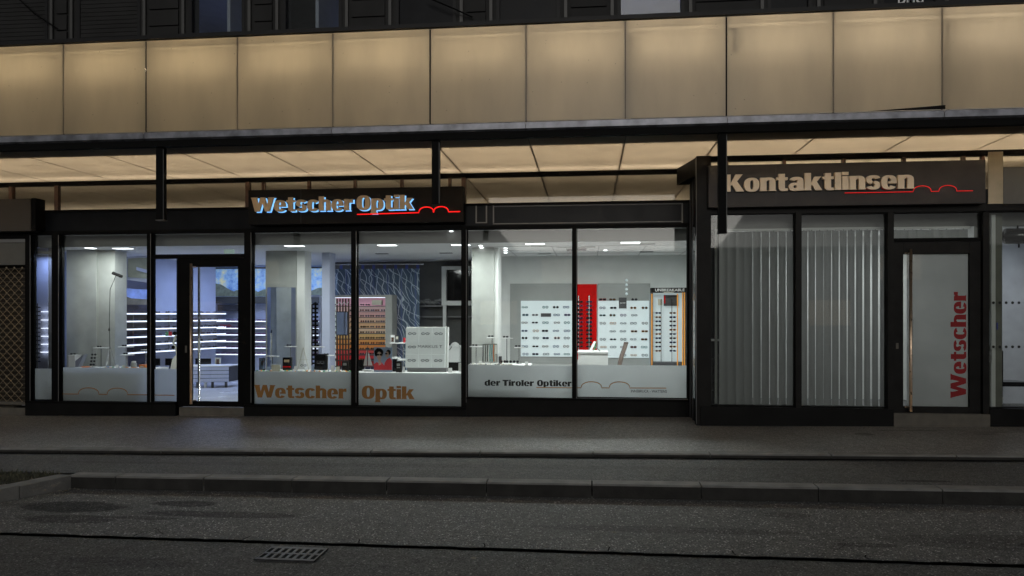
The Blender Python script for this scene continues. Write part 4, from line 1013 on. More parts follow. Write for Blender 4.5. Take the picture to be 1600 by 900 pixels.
# desk behind the right window, chair, cards
D = 12.3
t = thing('service_desk', 'grey white service desk behind the frosted strip of the right window', 'desk', (X(926, D), D, .06))
MB().box(X(903, D), X(950, D), D, D+.6, .10, Z(926, 549.5, D)-.03).build('body', M['wall'], t); MB().box(X(902.5, D), X(950.5, D), D-.01, D+.61, Z(926, 549.5, D)-.029, Z(926, 549.5, D)).build('top', M['white'], t)
MB().box(X(905, D), X(948, D), D+.03, D+.57, .06, .10).build('base', M['darkgrey'], t)
t = thing('card_holder', 'small tilted green and white card holder standing on the service desk', 'card holder', P(925, 549, D+.2))
MB().add([P(919.5,549,D+.15), P(924,549,D+.15), P(931.5,534,D+.2), P(928,533,D+.2)], [(0,1,2,3)]).build('front_card', M['white'], t)
MB().add([P(927,549,D+.25), P(932,543,D+.25), P(932,533,D+.21), P(929,533,D+.21)], [(0,1,2,3)]).build('back_card', M['green'], t)
MB().tube([P(930,541,D+.2), P(938,549,D+.2)], .008, 6).build('prop', M['steel'], t)
D = 13.2
t = thing('office_chair', 'chair with a tall curved brown back behind the service desk', 'chair', (X(975, D), D, .06))
mb = MB(); prof = [(979,535),(976,545),(972,556),(969,568),(968,577),(970,590)]
ring_ = []
for px, py in prof:
    c = P(px, py, D); ring_.append([(c.x-.035, D-.22, c.z), (c.x+.02, D-.22, c.z), (c.x+.02, D+.22, c.z), (c.x-.035, D+.22, c.z)])
vs = [v for r_ in ring_ for v in r_]
mb.add(vs, [(i*4+k, i*4+(k+1) % 4, i*4+4+(k+1) % 4, i*4+4+k) for i in range(len(prof)-1) for k in range(4)] + [(0,1,2,3)])
mb.build('backrest', mat('chair_brown', (.16,.12,.1), .6), t, bevel=.01)
c = P(990, 590, D)
MB().box(c.x-.25, c.x+.22, D-.24, D+.24, .46, .54).build('seat', M['darkgrey'], t, bevel=.02)
MB().tube([(c.x, D, .46), (c.x, D, .12)], .03, 8).build('column', M['steel'], t)
for k in range(5):
    a = k*2*math.pi/5; MB().tube([(c.x, D, .14), (c.x+.27*math.cos(a), D+.27*math.sin(a), .09)], .018, 6).build('foot', M['steel'], t)
# drawer cabinet, monitor, cards through the door
D = 14.4
t = thing('drawer_cabinet', 'long white drawer cabinet on short legs seen through the entrance door', 'cabinet', (X(330, D), D, .06))
x0, x1 = X(284, D), X(358, D); zt_ = Z(330, 572.5, D); zb_ = .06+.12
dy = .35
def sk(x): return (x-x1)/(x0-x1)
mb = MB(); mb.add([(x0,D-.3,zb_),(x1,D,zb_),(x1,D+.5,zb_),(x0,D+.2,zb_),(x0,D-.3,zt_),(x1,D,zt_),(x1,D+.5,zt_),(x0,D+.2,zt_)], [(0,3,2,1),(4,5,6,7),(0,1,5,4),(1,2,6,5),(2,3,7,6),(3,0,4,7)])
mb.build('body', M['darkgrey'], t)
for r in range(4):
    for c in range(3):
        a, b = c/3+.004, (c+1)/3-.004; za = zb_+(zt_-zb_)*(r/4)+.006; zc = zb_+(zt_-zb_)*((r+1)/4)-.006
        xa_, xb_ = x0+(x1-x0)*a, x0+(x1-x0)*b; ya, yb = D-.3+.3*a-.004, D-.3+.3*b-.004
        MB().add([(xa_,ya-.018,za),(xb_,yb-.018,za),(xb_,yb,za),(xa_,ya,za),(xa_,ya-.018,zc),(xb_,yb-.018,zc),(xb_,yb,zc),(xa_,ya,zc)], [(0,3,2,1),(4,5,6,7),(0,1,5,4),(1,2,6,5),(2,3,7,6),(3,0,4,7)]).build('drawer', M['wallblue'], t)
MB().add([(x0-.01,D-.33,zt_+.001),(x1+.01,D-.03,zt_+.001),(x1+.01,D+.5,zt_+.001),(x0-.01,D+.2,zt_+.001),(x0-.01,D-.33,zt_+.02),(x1+.01,D-.03,zt_+.02),(x1+.01,D+.5,zt_+.02),(x0-.01,D+.2,zt_+.02)], [(0,3,2,1),(4,5,6,7),(0,1,5,4),(1,2,6,5),(2,3,7,6),(3,0,4,7)]).build('top', M['white'], t)
for px in (290, 313, 324, 334, 353): 
    x = X(px, D); MB().box(x-.02, x+.02, D-.2+.2*(1-sk(x)), D-.16+.2*(1-sk(x)), .06, zb_).build('leg', M['white'] if px == 324 else M['darkgrey'], t)
def monitor(px0, px1, pyt, pyb, D, lab):
    t = thing('monitor', lab, 'monitor', P((px0+px1)/2, pyb+3, D), group='monitors on the counters')
    MB().pb(px0, px1, pyt, pyb, D, .03).build('screen', M['blackg'], t, bevel=.004)
    pc = (px0+px1)/2; MB().pb(pc-2, pc+2, pyb, pyb+4, D+.01, .03).build('stand', M['darkgrey'], t)
    MB().pb(pc-6, pc+6, pyb+4, pyb+4.8, D-.05, .15).build('foot', M['darkgrey'], t)
monitor(305, 329, 560, 571, 14.75, 'dark monitor on the white drawer cabinet behind the door glass')
monitor(258, 275, 560, 571, 14.4, 'dark monitor left of the entrance door frame')
monitor(232, 249, 560, 571, 14.2, 'dark monitor partly behind the mullion left of the entrance')
t = thing('framed_photo', 'small framed portrait card beside the monitor on the drawer cabinet', 'frame', P(340, 572, 14.8))
MB().pb(336, 344.5, 559, 572, 14.8, .02).build('frame', M['cream'], t); MB().pb(338, 342.5, 561, 569, 14.8, 0, d0=-.003).build('photo', M['wood'], t)
t = thing('shell_chair', 'cream plastic chair back left of the entrance door', 'chair', (X(272, 12.9), 12.9, .06))
MB().add([P(266,577,12.9), P(269,562,12.92), P(273,556,12.95), P(279,555,12.95), P(279,577,12.9)], [(0,1,2,3,4)]).build('backrest', M['cream'], t)
MB().box(X(266,12.9), X(284,12.9), 12.91, 13.3, .44, .48).build('seat', M['cream'], t)
for a, b in ((.03,12.95),(.25,12.95),(.03,13.25),(.25,13.25)): MB().tube([(X(266,12.9)+a, b, .44), (X(266,12.9)+a, b, .06)], .012, 6).build('leg', M['steel'], t)
t = thing('price_tags', 'two square coloured cards on the glass counter left of the door', 'cards', P(264, 522, 14.0))
MB().pb(258.5, 263, 518, 525, 14.0, .01).build('card', M['green'], t); MB().pb(263.5, 268.5, 518, 525, 14.0, .01).build('card', M['pinkred'], t)
t = thing('round_tag_display', 'pale hanging display of round dark discs beside the door frame', 'display', P(272, 545, 12.6))
for px, py in ((272.5,521),(270.5,542.5)): 
    c = P(px, py, 12.6); MB().tube([c, c+Vector((0,.02,0))], .035, 16).build('disc', M['blackg'], t)
MB().tube([P(275,524,12.62), P(271,536,12.62), P(276,548,12.62), P(277,570,12.62)], .022, 6).build('stem', M['cream'], t)

# ------------------------------------------------------------------ things on the window platforms
def plate_stand(px, w_, py, zb, D, lab, nlab, dark=False, g=1):
    t = thing('plate_stand', lab, 'display stand', (X(px, D), D, zb), group='little plate stands in the windows')
    zt_ = Z(px, py, D); x = X(px, D); hw = w_*TT(px, D)/F/2
    MB().box(x-hw, x+hw, D-.05, D+.05, zt_-.012, zt_).build('plate', M['white'], t, bevel=.002)
    MB().tube([(x, D, zb+.008), (x, D, zt_-.012)], .007, 8).build('rod', M['darkgrey'] if dark else M['steel'], t)
    MB().lathe([(.05,0),(.05,.006),(.008,.008)], (x, D, zb), 14).build('foot', M['steel'], t)
    if g: put(x-.02, D-.02, zt_+.02, rr.uniform(-.2,.2), 'oval', 'black', 'd', nlab, 'glasses displayed on plate stands', .75)
plate_stand(158, 22, 543, z1, 12.0, 'plate stand on a dark rod in front of the left pillar', 'dark glasses on the plate stand before the left pillar', True)
plate_stand(197, 21, 541.5, z1, 12.05, 'taller plate stand before the glowing shelves in the left window', 'dark glasses on the taller stand before the glowing shelves')
plate_stand(199, 19, 554, z1, 11.75, 'shorter plate stand in front of the taller one in the left window', 'dark glasses on the shorter stand before the glowing shelves')
plate_stand(228, 12, 546, z1, 12.0, 'plate stand next to the mullion in the left window', 'dark glasses on the stand next to the left window mullion')
t = thing('display_cube', 'grey white display block at the left end of the left window', 'display block', (X(111, 11.9), 11.9, z1))
MB().box(X(107, 11.9), X(117, 11.9), 11.9, 12.05, z1, Z(112, 555, 11.9)-.008).build('block', M['white'], t, bevel=.003)
MB().box(X(106.5, 11.9), X(118, 11.9), 11.89, 12.06, Z(112, 555, 11.9)-.0075, Z(112, 555, 11.9)).build('top', M['white'], t)
put(X(114, 11.95), 11.95, Z(114, 553, 11.95), .2, 'oval', 'black', 'd', 'dark glasses on the display block at the left end', 'glasses displayed on plate stands', .75)
t = thing('glasses_tower', 'small metal tower with four dark glasses before the left pillar', 'display stand', (X(146, 11.8), 11.8, z1))
MB().tube([(X(144, 11.8), 11.8, z1), P(144, 541, 11.8)], .004, 6).build('rod', M['steel'], t); MB().lathe([(.05,0),(.05,.008),(.01,.01)], (X(144, 11.8), 11.8, z1), 14).build('foot', M['steel'], t)
for k in range(4): put(X(146.5-k*.8, 11.78), 11.78, Z(146, 554+k*5.2, 11.78), .3, 'round', 'black', 'd', f'round dark glasses on the metal tower in the left window, {ORD[k]} from the top', 'glasses displayed on plate stands', .7)
t = thing('grey_wedge', 'grey folded wedge leaning beside the display block in the left window', 'stand', P(122, 575, 11.9))
MB().prism([(X(117.5,11.85), z1), (X(122,11.85), z1), (X(131,11.85), Z(128,554,11.85)), (X(129,11.85), Z(128,555,11.85)), (X(117.5,11.85), Z(118,564,11.85))], 11.85, 11.95).build('body', mat('slate_plastic', (.25,.26,.32), .5), t)
def small(name, lab, cat, px0, px1, pyt, zb, D, m, extra=None, d=.08, grp=None):
    t = thing(name, lab, cat, (X((px0+px1)/2, D), D, zb), group=grp)
    MB().box(X(px0, D), X(px1, D), D, D+d, zb, Z((px0+px1)/2, pyt, D)).build('body', m, t, bevel=.003)
    if extra:
        for (a, b, c_, d_, mm, nm) in extra: MB().pb(a, b, c_, d_, D, 0, d0=-.004).build(nm, mm, t)
    return t
t = thing('orange_dish', 'flat orange dish at the front of the left window', 'dish', (X(134, 11.7), 11.7, z1))
MB().lathe([(.03,0),(.07,.02),(.075,.022)], (X(134, 11.7), 11.7, z1), 16).build('bowl', M['orangep'], t)
small('orange_case', 'orange and pale blue spectacle case near the mullion of the left window', 'case', 217, 226, 570, z1, 11.6, M['orangep'], [(219,224,572,574,M['cream'],'label')])
t = thing('glass_jar', 'grey lidded jar on the platform of the left window', 'jar', (X(209, 11.8), 11.8, z1))
MB().lathe([(.045,0),(.05,.02),(.05,.075),(.035,.09)], (X(209, 11.8), 11.8, z1), 16).build('body', M['midgrey2'], t, smooth=True); MB().lathe([(.038,.0905),(.038,.11),(.02,.115)], (X(209, 11.8), 11.8, z1), 16).build('lid', M['white'], t)
def beads(px0, px1, zb, D, lab, n, cols, seed):
    mb = MB(); r_ = random.Random(seed)
    for k in range(n):
        x = X(r_.uniform(px0, px1), D); y = D+r_.uniform(-.1,.1); s = r_.uniform(.006,.02); i = r_.randrange(len(cols))
        mb.lathe([(s*.6,0),(s,s*.6),(s*.5,s*1.3)], (x, y, zb), 6, i)
    tag(mb.build('pebbles', cols, loc=(X((px0+px1)/2, D), D, zb)), lab, 'pebbles', kind='stuff')
bc = [M['white'], M['cream'], M['skyb'], M['orange'], M['green']]
beads(160, 232, z1, 11.65, 'coloured beads strewn on the platform of the left window', 120, bc, 1)
beads(402, 550, z3, 11.62, 'pale beads strewn on the platform under the coloured cabinet', 150, bc, 2)
beads(735, 800, z5, 11.62, 'pale stones strewn on the platform of the right window', 120, [M['white'], M['cream'], M['midgrey']], 3)
for i, (px, py) in enumerate(((790,388),(790,391.5),(790,395),(751,384),(752.5,387),(946,391),(705,353.5))):
    z = ZC if py > 360 else ZH+.0; D = (z-.005-EYE)*F/(490-py)*(CT+ST*(px-800)/F); D = max(DF+.2, D); x = X(px, D)
    tag(MB().lathe([(.03,-.012),(.035,-.001)], (x, D, z), 12).build('downlight', M['lamp'], loc=(x, D, z)), 'tiny round downlight, ' + ['first of the row left of the white wall','second of the row left of the white wall','third of the row left of the white wall','nearer one above the textured pillar','farther one above the textured pillar','one behind the mullion beside the air cassette','one in the strip above the middle window'][i], 'downlight', 'tiny downlights in the showroom ceiling')
for i, (px0, px1, pyt, zb, D, m_, lab) in enumerate(((517,521,571,z3,11.6,'white','narrow white price card before the coloured cabinet'),(525,530,573,z3,11.62,'cream','low cream price card before the coloured cabinet'),
    (459,463,572,z3,11.6,'white','low white price card left of the metal easel'),(486,490,571,z3,11.62,'skyb','small blue card between the easel and the black box'),(555,558.6,574,z3,11.6,'white','white price card right of the middle mullion'),
    (629,632,573,z3,11.6,'white','white price card left of the lit eyewear box'),(416,421,573,z3,11.6,'skyb','small blue card before the standing mirror'),(700,706,575,z3,11.65,'white','white price card right of the lit eyewear box'),
    (180,184,570,z1,11.6,'white','white price card under the tripod spotlight'),(190,194,571,z1,11.62,'cream','cream price card among the coloured beads'),(165,169,571.5,z1,11.6,'skyb','blue price card before the left pillar'),
    (748,753,564,z5,11.6,'white','white price card before the textured pillar'),(820,825,565,z5,11.6,'white','white price card at the end of the right platform'))):
    t = thing('price_card', lab, 'card', (X((px0+px1)/2, D), D, zb), group='price cards on the window platforms')
    zt__ = Z(px0, pyt, D); a_, b_ = X(px0, D), X(px1, D)
    MB().add([(a_,D,zb),(b_,D,zb),(b_,D+.02,zt__),(a_,D+.02,zt__)], [(0,1,2,3)]).build('card', M[m_], t); MB().add([(a_,D+.04,zb),(b_,D+.04,zb),(b_,D+.02,zt__),(a_,D+.02,zt__)], [(0,1,2,3)]).build('back_leaf', M[m_], t)
# windows 3 and 4
small('portrait_card', 'small framed portrait photo at the left end of the middle window', 'photo', 405, 414, 559.5, z3, 11.7, M['darkgrey'], [(406,413,561,577,M['skyb'],'photo'),(408,411.5,564,571,M['skin'],'face_print')], .015)
small('envelope', 'beige open envelope propped in the middle window', 'envelope', 424, 438, 570, z3, 11.6, M['cream'], None, .02)
small('dark_gift_box', 'black box with gold print before the standing mirror', 'box', 441.5, 454, 558.5, z3, 11.8, M['blackg'], [(444,452,562,566,M['gold'],'print'),(442,454,572,574,M['red'],'band')])
plate_stand(454, 17, 541, z3, 12.0, 'plate stand before the slate edged mirror', 'dark glasses on the plate stand before the mirror')
plate_stand(426, 19, 556, z3, 11.75, 'low plate stand before the standing mirror', 'x', g=0)
plate_stand(497, 19, 541.5, z3, 12.0, 'plate stand before the pale blue glasses rack', 'dark glasses on the plate stand before the pale blue rack')
plate_stand(512, 20, 555, z3, 12.05, 'lower plate stand before the coloured cabinet', 'dark glasses on the lower stand before the coloured cabinet')
t = thing('triangle_stand', 'thin metal triangle easel in the middle of the window left of the mullion', 'easel', (X(474, 11.9), 11.9, z3))
for a in (465, 482.5): MB().tube([P(474,543,11.9), (X(a, 11.9), 11.9, z3)], .006, 6).build('leg', M['cream'], t)
MB().tube([P(467,562,11.9), P(481,562,11.9)], .004, 6).build('crossbar', M['cream'], t)
put(X(474, 11.85), 11.85, Z(474, 571, 11.85), .2, 'round', 'silver', 'c', 'clear glasses lying under the metal triangle easel', None, .8)
t = small('black_box_glasses', 'large black box with a pair of pale glasses before the pale blue rack', 'box', 492, 509, 553, z3, 11.9, M['blackg'])
put(X(500.5, 11.87), 11.87, Z(500, 566, 11.87), 0, 'square', 'silver', 'c', 'silver glasses in front of the large black box', None, .95)
small('black_carton', 'small black carton with pale emblem left of the window mullion', 'box', 534, 543.5, 564.5, z3, 11.7, M['black2'], [(536,541.5,567,571,M['midgrey2'],'emblem')])
small('black_camera_box', 'black box half hidden by the mullion of the middle window', 'box', 545, 553, 562, z3, 11.8, M['black2'])
small('black_camera', 'black box camera standing left of the white sailboat', 'camera', 560, 566.5, 562, z3, 11.85, M['blackg'])
t = thing('sailboat_model', 'white model sailboat between the mullion and the red poster', 'model boat', (X(575, 11.75), 11.75, z3))
MB().prism([(X(567,11.75), z3+.03), (X(571,11.75), z3), (X(580,11.75), z3), (X(583.5,11.75), z3+.03)], 11.70, 11.80).build('hull', M['white'], t)
MB().prism([P(568,571,11.75).xz, P(573.5,571,11.75).xz, P(573.5,546,11.75).xz], 11.745, 11.752).build('sail', M['wall'], t)
MB().prism([P(575,571,11.75).xz, P(582,571,11.75).xz, P(575.5,550,11.75).xz], 11.745, 11.752).build('sail', M['wall'], t)
MB().tube([P(574.3,572,11.75), P(574.3,541,11.75)], .005, 6).build('mast', M['darkgrey'], t)
# poster with two people in red
D = 11.65
t = thing('fashion_poster', 'poster of two people in red jackets with sunglasses standing in the window', 'poster', (X(598, D), D, z3))
zt_ = Z(598, 542.5, D)
MB().box(X(584, D), X(612.5, D), D, D+.012, z3, zt_).build('board', M['skyb'], t)
def fp(lst, y, m, nm): MB().prism([(X(a, D), Z(598, b, D)) for a, b in lst], D-y-.0006, D-y).build(nm, m, t)
def oval(cx, cy_, rx, ry, n=18, a0=0, j=0):
    r_ = random.Random(9); return [(cx+rx*math.cos(a0+2*math.pi*k/n)*(1+r_.uniform(-j,j)), cy_+ry*math.sin(a0+2*math.pi*k/n)*(1+r_.uniform(-j,j))) for k in range(n)]
fp(oval(592, 551, 7.2, 7.2, 24, 0, .08), .001, M['blackg'], 'hair_print')
fp(oval(592.5, 556, 3.6, 6.5), .002, M['skin'], 'face_print')
fp([(584.3,578),(584.3,569),(589,565.5),(592,568),(596,566),(600.5,571),(601,578)], .003, M['pinkred'], 'jacket_print')
fp([(591,562),(595,562),(596,569),(592,571)], .0035, M['skin'], 'neck_print')
fp(oval(590.7, 554.2, 2, 1.5), .004, M['black'], 'lens_print'); fp(oval(595, 554.2, 2, 1.5), .004, M['black'], 'lens_print')
fp(oval(607, 550.5, 3.6, 4.2), .001, M['blackg'], 'hair_print'); fp(oval(605, 554, 2.6, 4.8), .002, M['skin'], 'face_print')
fp([(599.5,578),(601,567),(605,561),(609,559),(612.3,563),(612.3,578)], .003, M['pinkred'], 'jacket_print')
fp(oval(603.6, 552.5, 1.9, 1.3), .004, M['black'], 'lens_print')
small('black_camera', 'black box camera standing right of the red poster', 'camera', 613, 619, 561, z3, 11.75, M['blackg'])
small('black_carton', 'small black carton with pale cup emblem right of the red poster', 'box', 618.5, 626.5, 565, z3, 11.62, M['black2'], [(620,625,568,572,M['midgrey2'],'emblem'),(620,625,574,575,M['midgrey2'],'emblem')])
t = thing('side_shelf', 'white glass shelf with small pictures before the blue curtain', 'shelf', (X(618, 12.6), 12.6, .7))
MB().pb(609, 632, 535.5, 537, 12.6, .2).build('board', M['white'], t); MB().pb(611, 622, 558.5, 560.5, 12.6, .2).pb(613, 634, 561.5, 563.5, 12.5, .2).build('lower_board', M['white'], t)
MB().tube([(X(630, 12.7), 12.7, .06), P(630, 536, 12.7)], .01, 6).build('post', M['steel'], t)
small('picture_card', 'small framed card with dark photo on the white glass shelf', 'card', 610.5, 616.5, 523.5, Z(613, 535.4, 12.65), 12.65, M['white'], [(611.5,615.5,527,534,M['wood'],'photo')], .01)
small('picture_card', 'tilted second card with dark round print on the glass shelf', 'card', 617.5, 623, 523.5, Z(620, 535.4, 12.66), 12.66, M['darkgrey'], [(618.5,622,526,530,M['cream'],'photo')], .01)
small('red_bottle', 'small red bottle at the end of the white glass shelf', 'bottle', 630, 633, 527.5, Z(631, 535.4, 12.64), 12.64, M['pinkred'], None, .03)
# illuminated box with frames
D = 11.72
t = thing('illuminated_eyewear_box', 'large white lit box with rimless frames in a three by three grid', 'display box', (X(664, D), D, z3))
a0, a1, b0, b1 = X(633, D), X(695, D), z3+.07, Z(664, 512, D)
tl = .05
def ty(z): return D+tl*(z-b0)/(b1-b0)
def tb(x0, x1, z0, z1, off, th, m, nm, par=t):
    MB().add([(x0,ty(z0)-off,z0),(x1,ty(z0)-off,z0),(x1,ty(z1)-off,z1),(x0,ty(z1)-off,z1),(x0,ty(z0)-off+th,z0),(x1,ty(z0)-off+th,z0),(x1,ty(z1)-off+th,z1),(x0,ty(z1)-off+th,z1)], [(0,1,2,3),(7,6,5,4),(0,4,5,1),(1,5,6,2),(2,6,7,3),(3,7,4,0)]).build(nm, m, par)
pm = mat('lit_tile', (.62,.65,.64), .6, var=.05, emis=(.85,.93,.92), es=.24)
for i in range(3):
    for j in range(3):
        xa_, xb_ = a0+(a1-a0)*i/3+.002, a0+(a1-a0)*(i+1)/3-.002; za, zc = b0+(b1-b0)*j/3+.002, b0+(b1-b0)*(j+1)/3-.002
        tb(xa_, xb_, za, zc, 0, .05, pm, 'tile')
tb(a0, a1+.03, b0-.0, b1+.008, -.051, .12, M['wall'], 'case')
MB().box(a0+.03, a1+.02, D+.03, D+.19, z3, z3+.068).build('base', M['midgrey'], t)
small_text('MARKUS T', X(653, D), X(691, D), Z(664, 543.5, D), .045, D-.001, 'lettering', M['darkgrey'], t, .0)
for (i, j) in ((0,2),(1,2),(2,2),(0,1),(1,0),(2,0),(0,0)):
    x = a0+(a1-a0)*(i+.5)/3; z = b0+(b1-b0)*(j+.55)/3
    put(x, ty(z)-.012, z, .0, 'oval', 'silver', 'c', f'thin rimless glasses on the lit box, {["left","middle","right"][i]} of its {["bottom","middle","top"][j]} row', 'frames on the lit box', 1.05)
t = thing('white_stand', 'white upright edge of a stand at the right end of the middle window', 'stand', (X(720, 12), 12, .06))
MB().box(X(718, 12), X(723, 12), 11.9, 12.05, .06, Z(720, 567, 12)).build('body', M['wall'], t)
# right window stands
plate_stand(744, 20, 541, z5, 11.9, 'plate stand before the textured pillar in the right window', 'dark glasses on the stand before the textured pillar')
plate_stand(769, 16, 527, z5, 12.0, 'tall plate stand at the edge of the textured pillar', 'dark glasses on the tall stand at the pillar edge')
plate_stand(792, 19, 528, z5, 12.1, 'tall dark rod plate stand left of the lit wall panel', 'dark round glasses on the tall dark rod stand', True)
plate_stand(811, 14, 542.5, z5, 11.9, 'plate stand overlapping the edge of the left lit panel', 'dark glasses on the stand at the edge of the lit panel')
t = thing('chain_stand', 'acrylic stand hung with colourful glasses cords before the pillar', 'display stand', (X(765, 11.8), 11.8, z5))
for k, (px, m_) in enumerate(((756,'darkgrey'),(759,'black'),(762,'black'),(766,'teal_'),(769,'teal_'),(771.5,'orangep'),(773.5,'cream'))):
    mm = M[m_] if m_ in M else M.setdefault('teal_', mat('teal_cord', (.05,.25,.25), .5))
    MB().tube([P(px,538.5,11.8), P(px-.7,552,11.8), P(px-1.2+.3*k,565,11.8)], .009, 5).build('cord', mm, t)
MB().pb(753, 776, 537, 539, 11.82, .03).build('top_bar', M['midgrey2'], t)
MB().tube([P(776.5,538,11.83), (X(776.5,11.83), 11.83, z5)], .005, 5).build('post', M['steel'], t); MB().tube([P(754,538,11.83), (X(754,11.83), 11.83, z5)], .005, 5).build('post', M['steel'], t)
for k, px in enumerate((786, 795, 806)): put(X(px, 11.75), 11.75, z5+.045, .3-.3*k, 'round', 'black' if k else 'brown', 'd', f'dark glasses lying on the pale stones in the right window, {ORD[k]} from the left', 'glasses on the stones', .85)
small('small_dark_box', 'small dark box on the stones left of the lying glasses', 'box', 779, 783.5, 557, z5, 11.8, M['darkgrey'])

# ------------------------------------------------------------------ SIGNS
def sign_board(px0, px1, pyt, pyb, D, lab, bm_='black2'):
    x0, x1 = X(px0, D), X(px1, D); zt_ = Z((px0+px1)/2, (pyt), D); zb_ = Z((px0+px1)/2, pyb, D)
    t = thing('shop_sign', lab, 'sign', ((x0+x1)/2, D, zb_))
    MB().box(x0, x1, D, D+.16, zb_, zt_).build('board', M[bm_], t, bevel=.004)
    MB().box(x0+.25*(x1-x0), x0+.25*(x1-x0)+.004, D-.002, D, zb_+.01, zt_-.01).build('board_joint', M['darkgrey'], t)
    return t
DS = DF-.22
t = sign_board(388, 724, 294, 349, DS, 'black sign with halo lit bronze letters Wetscher Optik and a red neon line')
for tx, a, b, pa, pb_, sk in (('Wetscher', 393.5, 551, 330.5, 328.5, 0), ('Optik', 557, 645, 328.5, 326, 0)):
    z0 = Z((a+b)/2, (pa+pb_)/2, DS-.07)
    lettering(tx, X(a, DS-.07), X(b, DS-.07), z0, .222, DS-.075, .03, 'letters', M['gold'], t)
    lettering(tx, X(a, DS-.07)+.004, X(b, DS-.07)+.012, z0-.010, .228, DS-.012, .008, 'halo_light', M['halo'], t)
arcs_line((558, 719), 335, 330.5, DS-.06, [666, 689], 11.5, 8.5, DS-.06, .0085, 'neon_line', M['neon'], t)
DS2 = DR-.16
t = sign_board(1107, 1540, 254, 321, DS2, 'black sign with unlit beige letters Kontaktlinsen and a thin red line', 'board3')
lettering('Kontaktlinsen', X(1131, DS2-.05), X(1428, DS2-.05), Z(1280, 297, DS2-.05), .235, DS2-.05, .045, 'letters', mat('beige_letter', (.92,.76,.56), .5, var=.1), t)
arcs_line((1320, 1520), 301.5, 298, DS2-.03, [1441, 1481], 14, 9, DS2-.03, .0045, 'neon_line', emit('dim_red_neon', (1,.012,.015), .5), t)
# dark box sign at the far left
t = thing('dark_box_sign', 'blank dark box sign cut off at the left edge over the roller grille', 'sign', P(20, 362, DF-.25))
MB().box(X(-90, DF-.25), X(48, DF-.25), DF-.25, DF-.03, Z(20, 361, DF-.25), Z(20, 311, DF-.25)).build('board', mat('dull_board', (.035,.03,.024), .6), t)
MB().box(X(48.3, DF-.25), X(55, DF-.25), DF-.24, DF-.03, Z(20, 361, DF-.25), Z(20, 310, DF-.25)).build('end_cap', M['black'], t)

# ------------------------------------------------------------------ LEFT NEIGHBOUR
nb = thing('grilled_shopfront', 'dark closed neighbouring shopfront with a roller grille at the left edge', 'shop', (X(0, DF), DF, 0))
x0, x1 = XL+.0, X(47, DF)
MB().box(x0, x1, DF-.03, DF+.12, zf(20, 375), Zt_).build('header_band', M['black'], nb)
MB().box(x0, x1-.06, DF-.01, DF+.02, zf(20, 414), zf(20, 378)).build('upper_panel', mat('grey_panel', (.10,.10,.09), .5), nb)
MB().box(x0, x1-.06, DF-.035, DF-.0305, zf(20, 379), zf(20, 374)).build('bright_trim', M['midgrey'], nb)
MB().box(x0, X(49, 11.8), DF+.5, DF+.55, -.2, 3).add([(x1-.005,DF+.1,-.1),(X(49, 11.8),11.8,-.1),(X(49, 11.8),11.8,3),(x1-.005,DF+.1,3),(x1-.035,DF+.1,-.1),(X(49, 11.8)-.03,11.8,-.1),(X(49, 11.8)-.03,11.8,3),(x1-.035,DF+.1,3)],[(0,1,2,3),(4,7,6,5),(0,4,5,1),(3,2,6,7)]).build('dark_interior', mat('brown_dark', (.03,.024,.016), .8), nb)
MB().box(x0, x1, DF-.04, DF+.5, -.3, zf(20, 637)).build('door_sill', M['concrete'], nb)
MB().box(x1-.05, x1, DF-.05, DF+.1, -.1, Zt_).build('jamb', M['black'], nb)
gr = thing('roller_grille', 'closed metal roller grille of diamond links at the left edge', 'grille', (X(20, DF), DF+.06, 0))
mb = MB(); zb_, zt_ = zf(20, 628), zf(20, 420); s = .145; xg1 = x1-.06; xg0 = xg1-2.3; y = DF+.06
M['link'] = mat('grille_link', (.42,.34,.22), .4, metal=.7, var=.2)
n = int((xg1-xg0)/s)+1; nz = int((zt_-zb_)/s)+1
for i in range(-nz, n+1):
    for sgn in (1, -1):
        pts = []
        for j in range(nz+1):
            xx = xg0+s*i+j*s if sgn == 1 else xg0+s*(i+nz)-j*s
            if xg0-.01 <= xx <= xg1+.01: pts.append((min(xg1, max(xg0, xx)), y+(.006 if sgn > 0 else -.006), zb_+j*s*.98))
        if len(pts) > 1: mb.tube([pts[0], pts[-1]], .0045, 4)
for i in range(n+1):
    for j in range(nz+1):
        if (i+j) % 1 == 0: mb.box(xg0+i*s-.012, xg0+i*s+.012, y-.014, y-.010, zb_+j*s*.98-.012, zb_+j*s*.98+.012)
mb.build('links', M['link'], gr)
mb = MB()
for j in range(int(2*nz)): mb.box(xg0, xg1, y+.05, y+.056, zb_+j*s*.5, zb_+j*s*.5+.02)
mb.build('slats', mat('slat_dark', (.07,.055,.035), .5), gr)
MB().box(xg0, xg1, y-.02, y+.02, zb_-.05, zb_).build('bottom_bar', M['concrete'], gr)
# shallow showcase with blue light in the narrow window
t = thing('glasses_rack', 'dark vertical rod of glasses in the narrow window at the left', 'display rack', (X(58, 11.58), 11.58, .06))
MB().tube([(X(58.5, 11.58), 11.58, .06), P(58.5, 474, 11.58)], .009, 6).build('rod', M['darkgrey'], t)
for k in range(14): MB().pb(54.5, 62.5, 479+k*6.5, 481.2+k*6.5, 11.55, .02).build('rack_clip', mat('clip_blue', (.08,.09,.16), .5), t)
t = thing('lit_showcase', 'shallow bluish showcase with glowing shelves in the narrow window at the left', 'showcase', (X(66, 11.7), 11.7, .06))
for py in (487,500,513,525.5,538,550.5): MB().pb(62, 74, py-.6, py+.6, 11.68, .06).build('shelf', M['white_led'], t)
MB().pb(51, 75, 383, 640, 11.75, .02).build('back_panel', M['wallblue'], t)
MB().pb(75.5, 90, 383, 640, 11.70, .05).build('side_panel', M['midgrey'], t)
area('lamp_light', (X(64, 11.5), 11.5, 2.6), .3, .1, 5.0, BLU, t)
